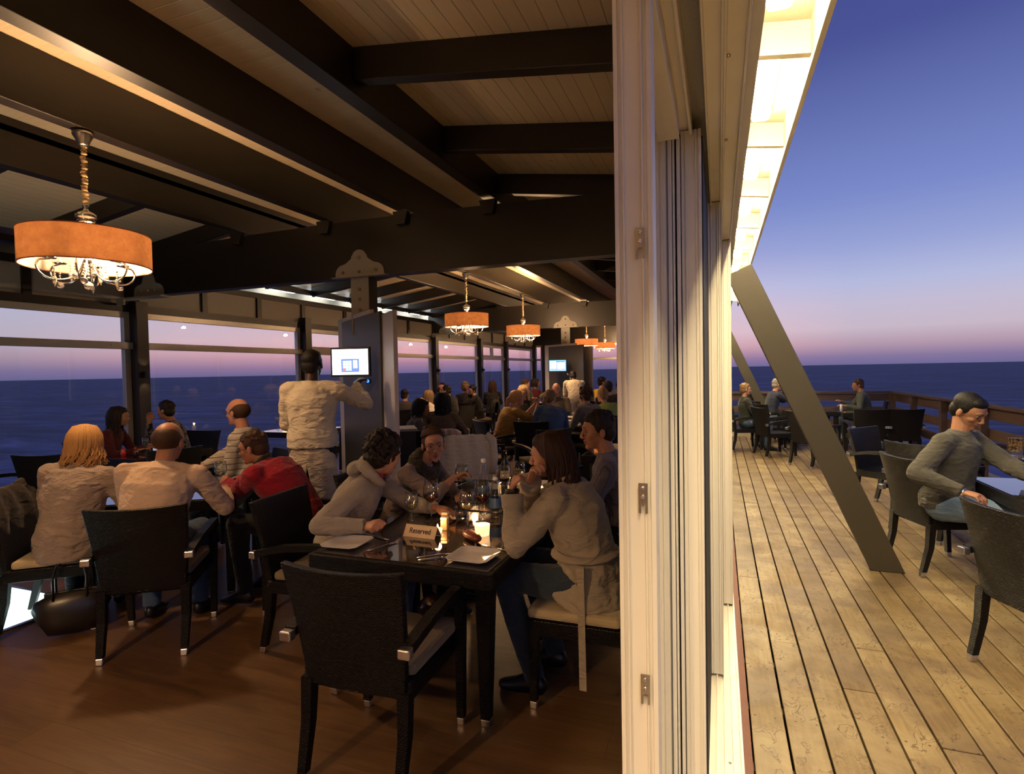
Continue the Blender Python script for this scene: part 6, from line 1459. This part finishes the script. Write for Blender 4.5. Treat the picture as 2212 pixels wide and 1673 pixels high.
# soft guests' things
def drape(name, x, y, deg, m, label, cat, w=0.56, drop=0.45, parts=None, arms=True):
    """garment hung over a chair back"""
    mb = MB(); n = 14; vs = []; fs = []; prof = [(-0.30 - 0.02, 0.885 - drop * 1.0), (-0.315, 0.885 - drop * 0.5), (-0.345, 0.84), (-0.345, 0.90), (-0.31, 0.925), (-0.265, 0.905), (-0.235, 0.82), (-0.215, 0.60)]
    prof = [(-0.355, 0.90 - drop), (-0.36, 0.90 - drop * 0.5), (-0.362, 0.86), (-0.352, 0.905), (-0.315, 0.925), (-0.272, 0.905), (-0.250, 0.82), (-0.228, 0.62)]
    for j, (py, pz) in enumerate(prof):
        for i in range(n + 1):
            u = i / n * 2 - 1; ww = w / 2 * (1.0 if j > 1 else 1.06); vs.append((u * ww, py - 0.012 * math.sin(i * 1.9 + j) - 0.03 * (1 - u * u), pz - 0.05 * abs(u) ** 4 + 0.006 * math.sin(i * 2.3)))
    for j in range(len(prof) - 1):
        for i in range(n): a = j * (n + 1) + i; fs.append((a, a + 1, a + n + 2, a + n + 1))
    o = mb.add(vs, fs, True).build(name, m); place(o, x, y, 0, R(deg)); tag(o, label, cat)
    so = o.modifiers.new('thickness', 'SOLIDIFY'); so.thickness = 0.012; ss = o.modifiers.new('subsurf', 'SUBSURF'); ss.levels = 2; ss.render_levels = 2; rumple(o, 0.02)
    if arms:
        for s_ in (-1, 1):
            a = MB().tube([(s_ * w * 0.40, -0.345, 0.90), (s_ * (w * 0.52), -0.36, 0.84), (s_ * (w * 0.55), -0.37, 0.65), (s_ * (w * 0.50), -0.375, 0.46)], [(0.05, 0.03), (0.052, 0.03), (0.045, 0.024), (0.04, 0.02)], 12, flat=(1, 0, 0)).build('sleeve', m, o); rumple(a, 0.012)
    return o
drape('cardigan', -2.86, 5.98, 35, cloth('cream_knit', (0.62, 0.56, 0.45)), 'cream cardigan hung over a chair back in the middle of the room', 'cardigan', 0.60, 0.50)
drape('coat', -4.13, 2.48, -52, cloth('dark_olive_coat', (0.035, 0.028, 0.02)), 'dark coat hung over the chair at the left edge', 'coat', 0.66, 0.62)
drape('jacket', -5.42, 12.65, 120, cloth('black_jacket', (0.012, 0.011, 0.011)), 'black jacket over a chair back by the far window', 'jacket', 0.62, 0.55)
drape('shawl', -3.42, 6.6, 10, cloth('pale_pink_shawl', (0.55, 0.42, 0.36)), 'pale pink shawl over the chair back of the brown-topped woman', 'shawl', 0.35, 0.35, arms=False).location.x += 0.2
# handbag on the floor
root = empty('handbag', (-3.87, 2.36, 0), R(48)); root.scale = (0.86, 0.86, 0.88); tag(root, 'black leather handbag with two tall handles beside the glowing floor panel', 'handbag')
LEA = plain('black_leather', (0.012, 0.010, 0.010), 0.32)
b_ = MB().tube([(-0.20, 0, 0.13), (-0.18, 0, 0.14), (-0.1, 0, 0.16), (0.0, 0, 0.165), (0.1, 0, 0.16), (0.18, 0, 0.14), (0.20, 0, 0.13)], [(0.03, 0.09), (0.06, 0.13), (0.078, 0.152), (0.084, 0.16), (0.078, 0.152), (0.06, 0.13), (0.03, 0.09)], 20, flat=(0, 1, 0))
o = b_.build('bag_body', LEA, root); rumple(o, 0.014, 0.05)
MB().box(-0.16, 0.16, -0.012, 0.012, 0.29, 0.322).build('zip_band', LEA, root, bevel=0.005)
for s_ in (-1, 1):
    MB().tube([(-0.10, s_ * 0.05, 0.27), (-0.10, s_ * 0.045, 0.42), (-0.08, s_ * 0.03, 0.51), (0, s_ * 0.02, 0.565), (0.08, s_ * 0.03, 0.51), (0.10, s_ * 0.045, 0.42), (0.10, s_ * 0.05, 0.27)], 0.008, 10).build('handle', LEA, root)
o = MB().tube([(-0.05, 0, 0.04), (0, 0, 0.06), (0.06, 0, 0.045)], [(0.03, 0.03), (0.06, 0.05), (0.03, 0.03)], 12).build('clutch_bag', plain('brown_patent_leather', (0.02, 0.008, 0.006), 0.15)); o.location = (-1.24, 2.25, 0.50); tag(o, 'dark patent clutch lying on the seat of the foreground chair', 'bag')
# order station worktop
root = empty('station_counter', (-3.28, 5.50, 0), R(35)); tag(root, 'dark counter with a grey top, right of the near lilac panel', 'counter')
MB().box(-0.2, 0.10, 0.0, 0.4, 0.0, 0.96).build('cabinet', BEAM, root, bevel=0.005); MB().box(-0.22, 0.12, -0.02, 0.42, 0.962, 0.99).build('counter_top', PLATE, root, bevel=0.004)
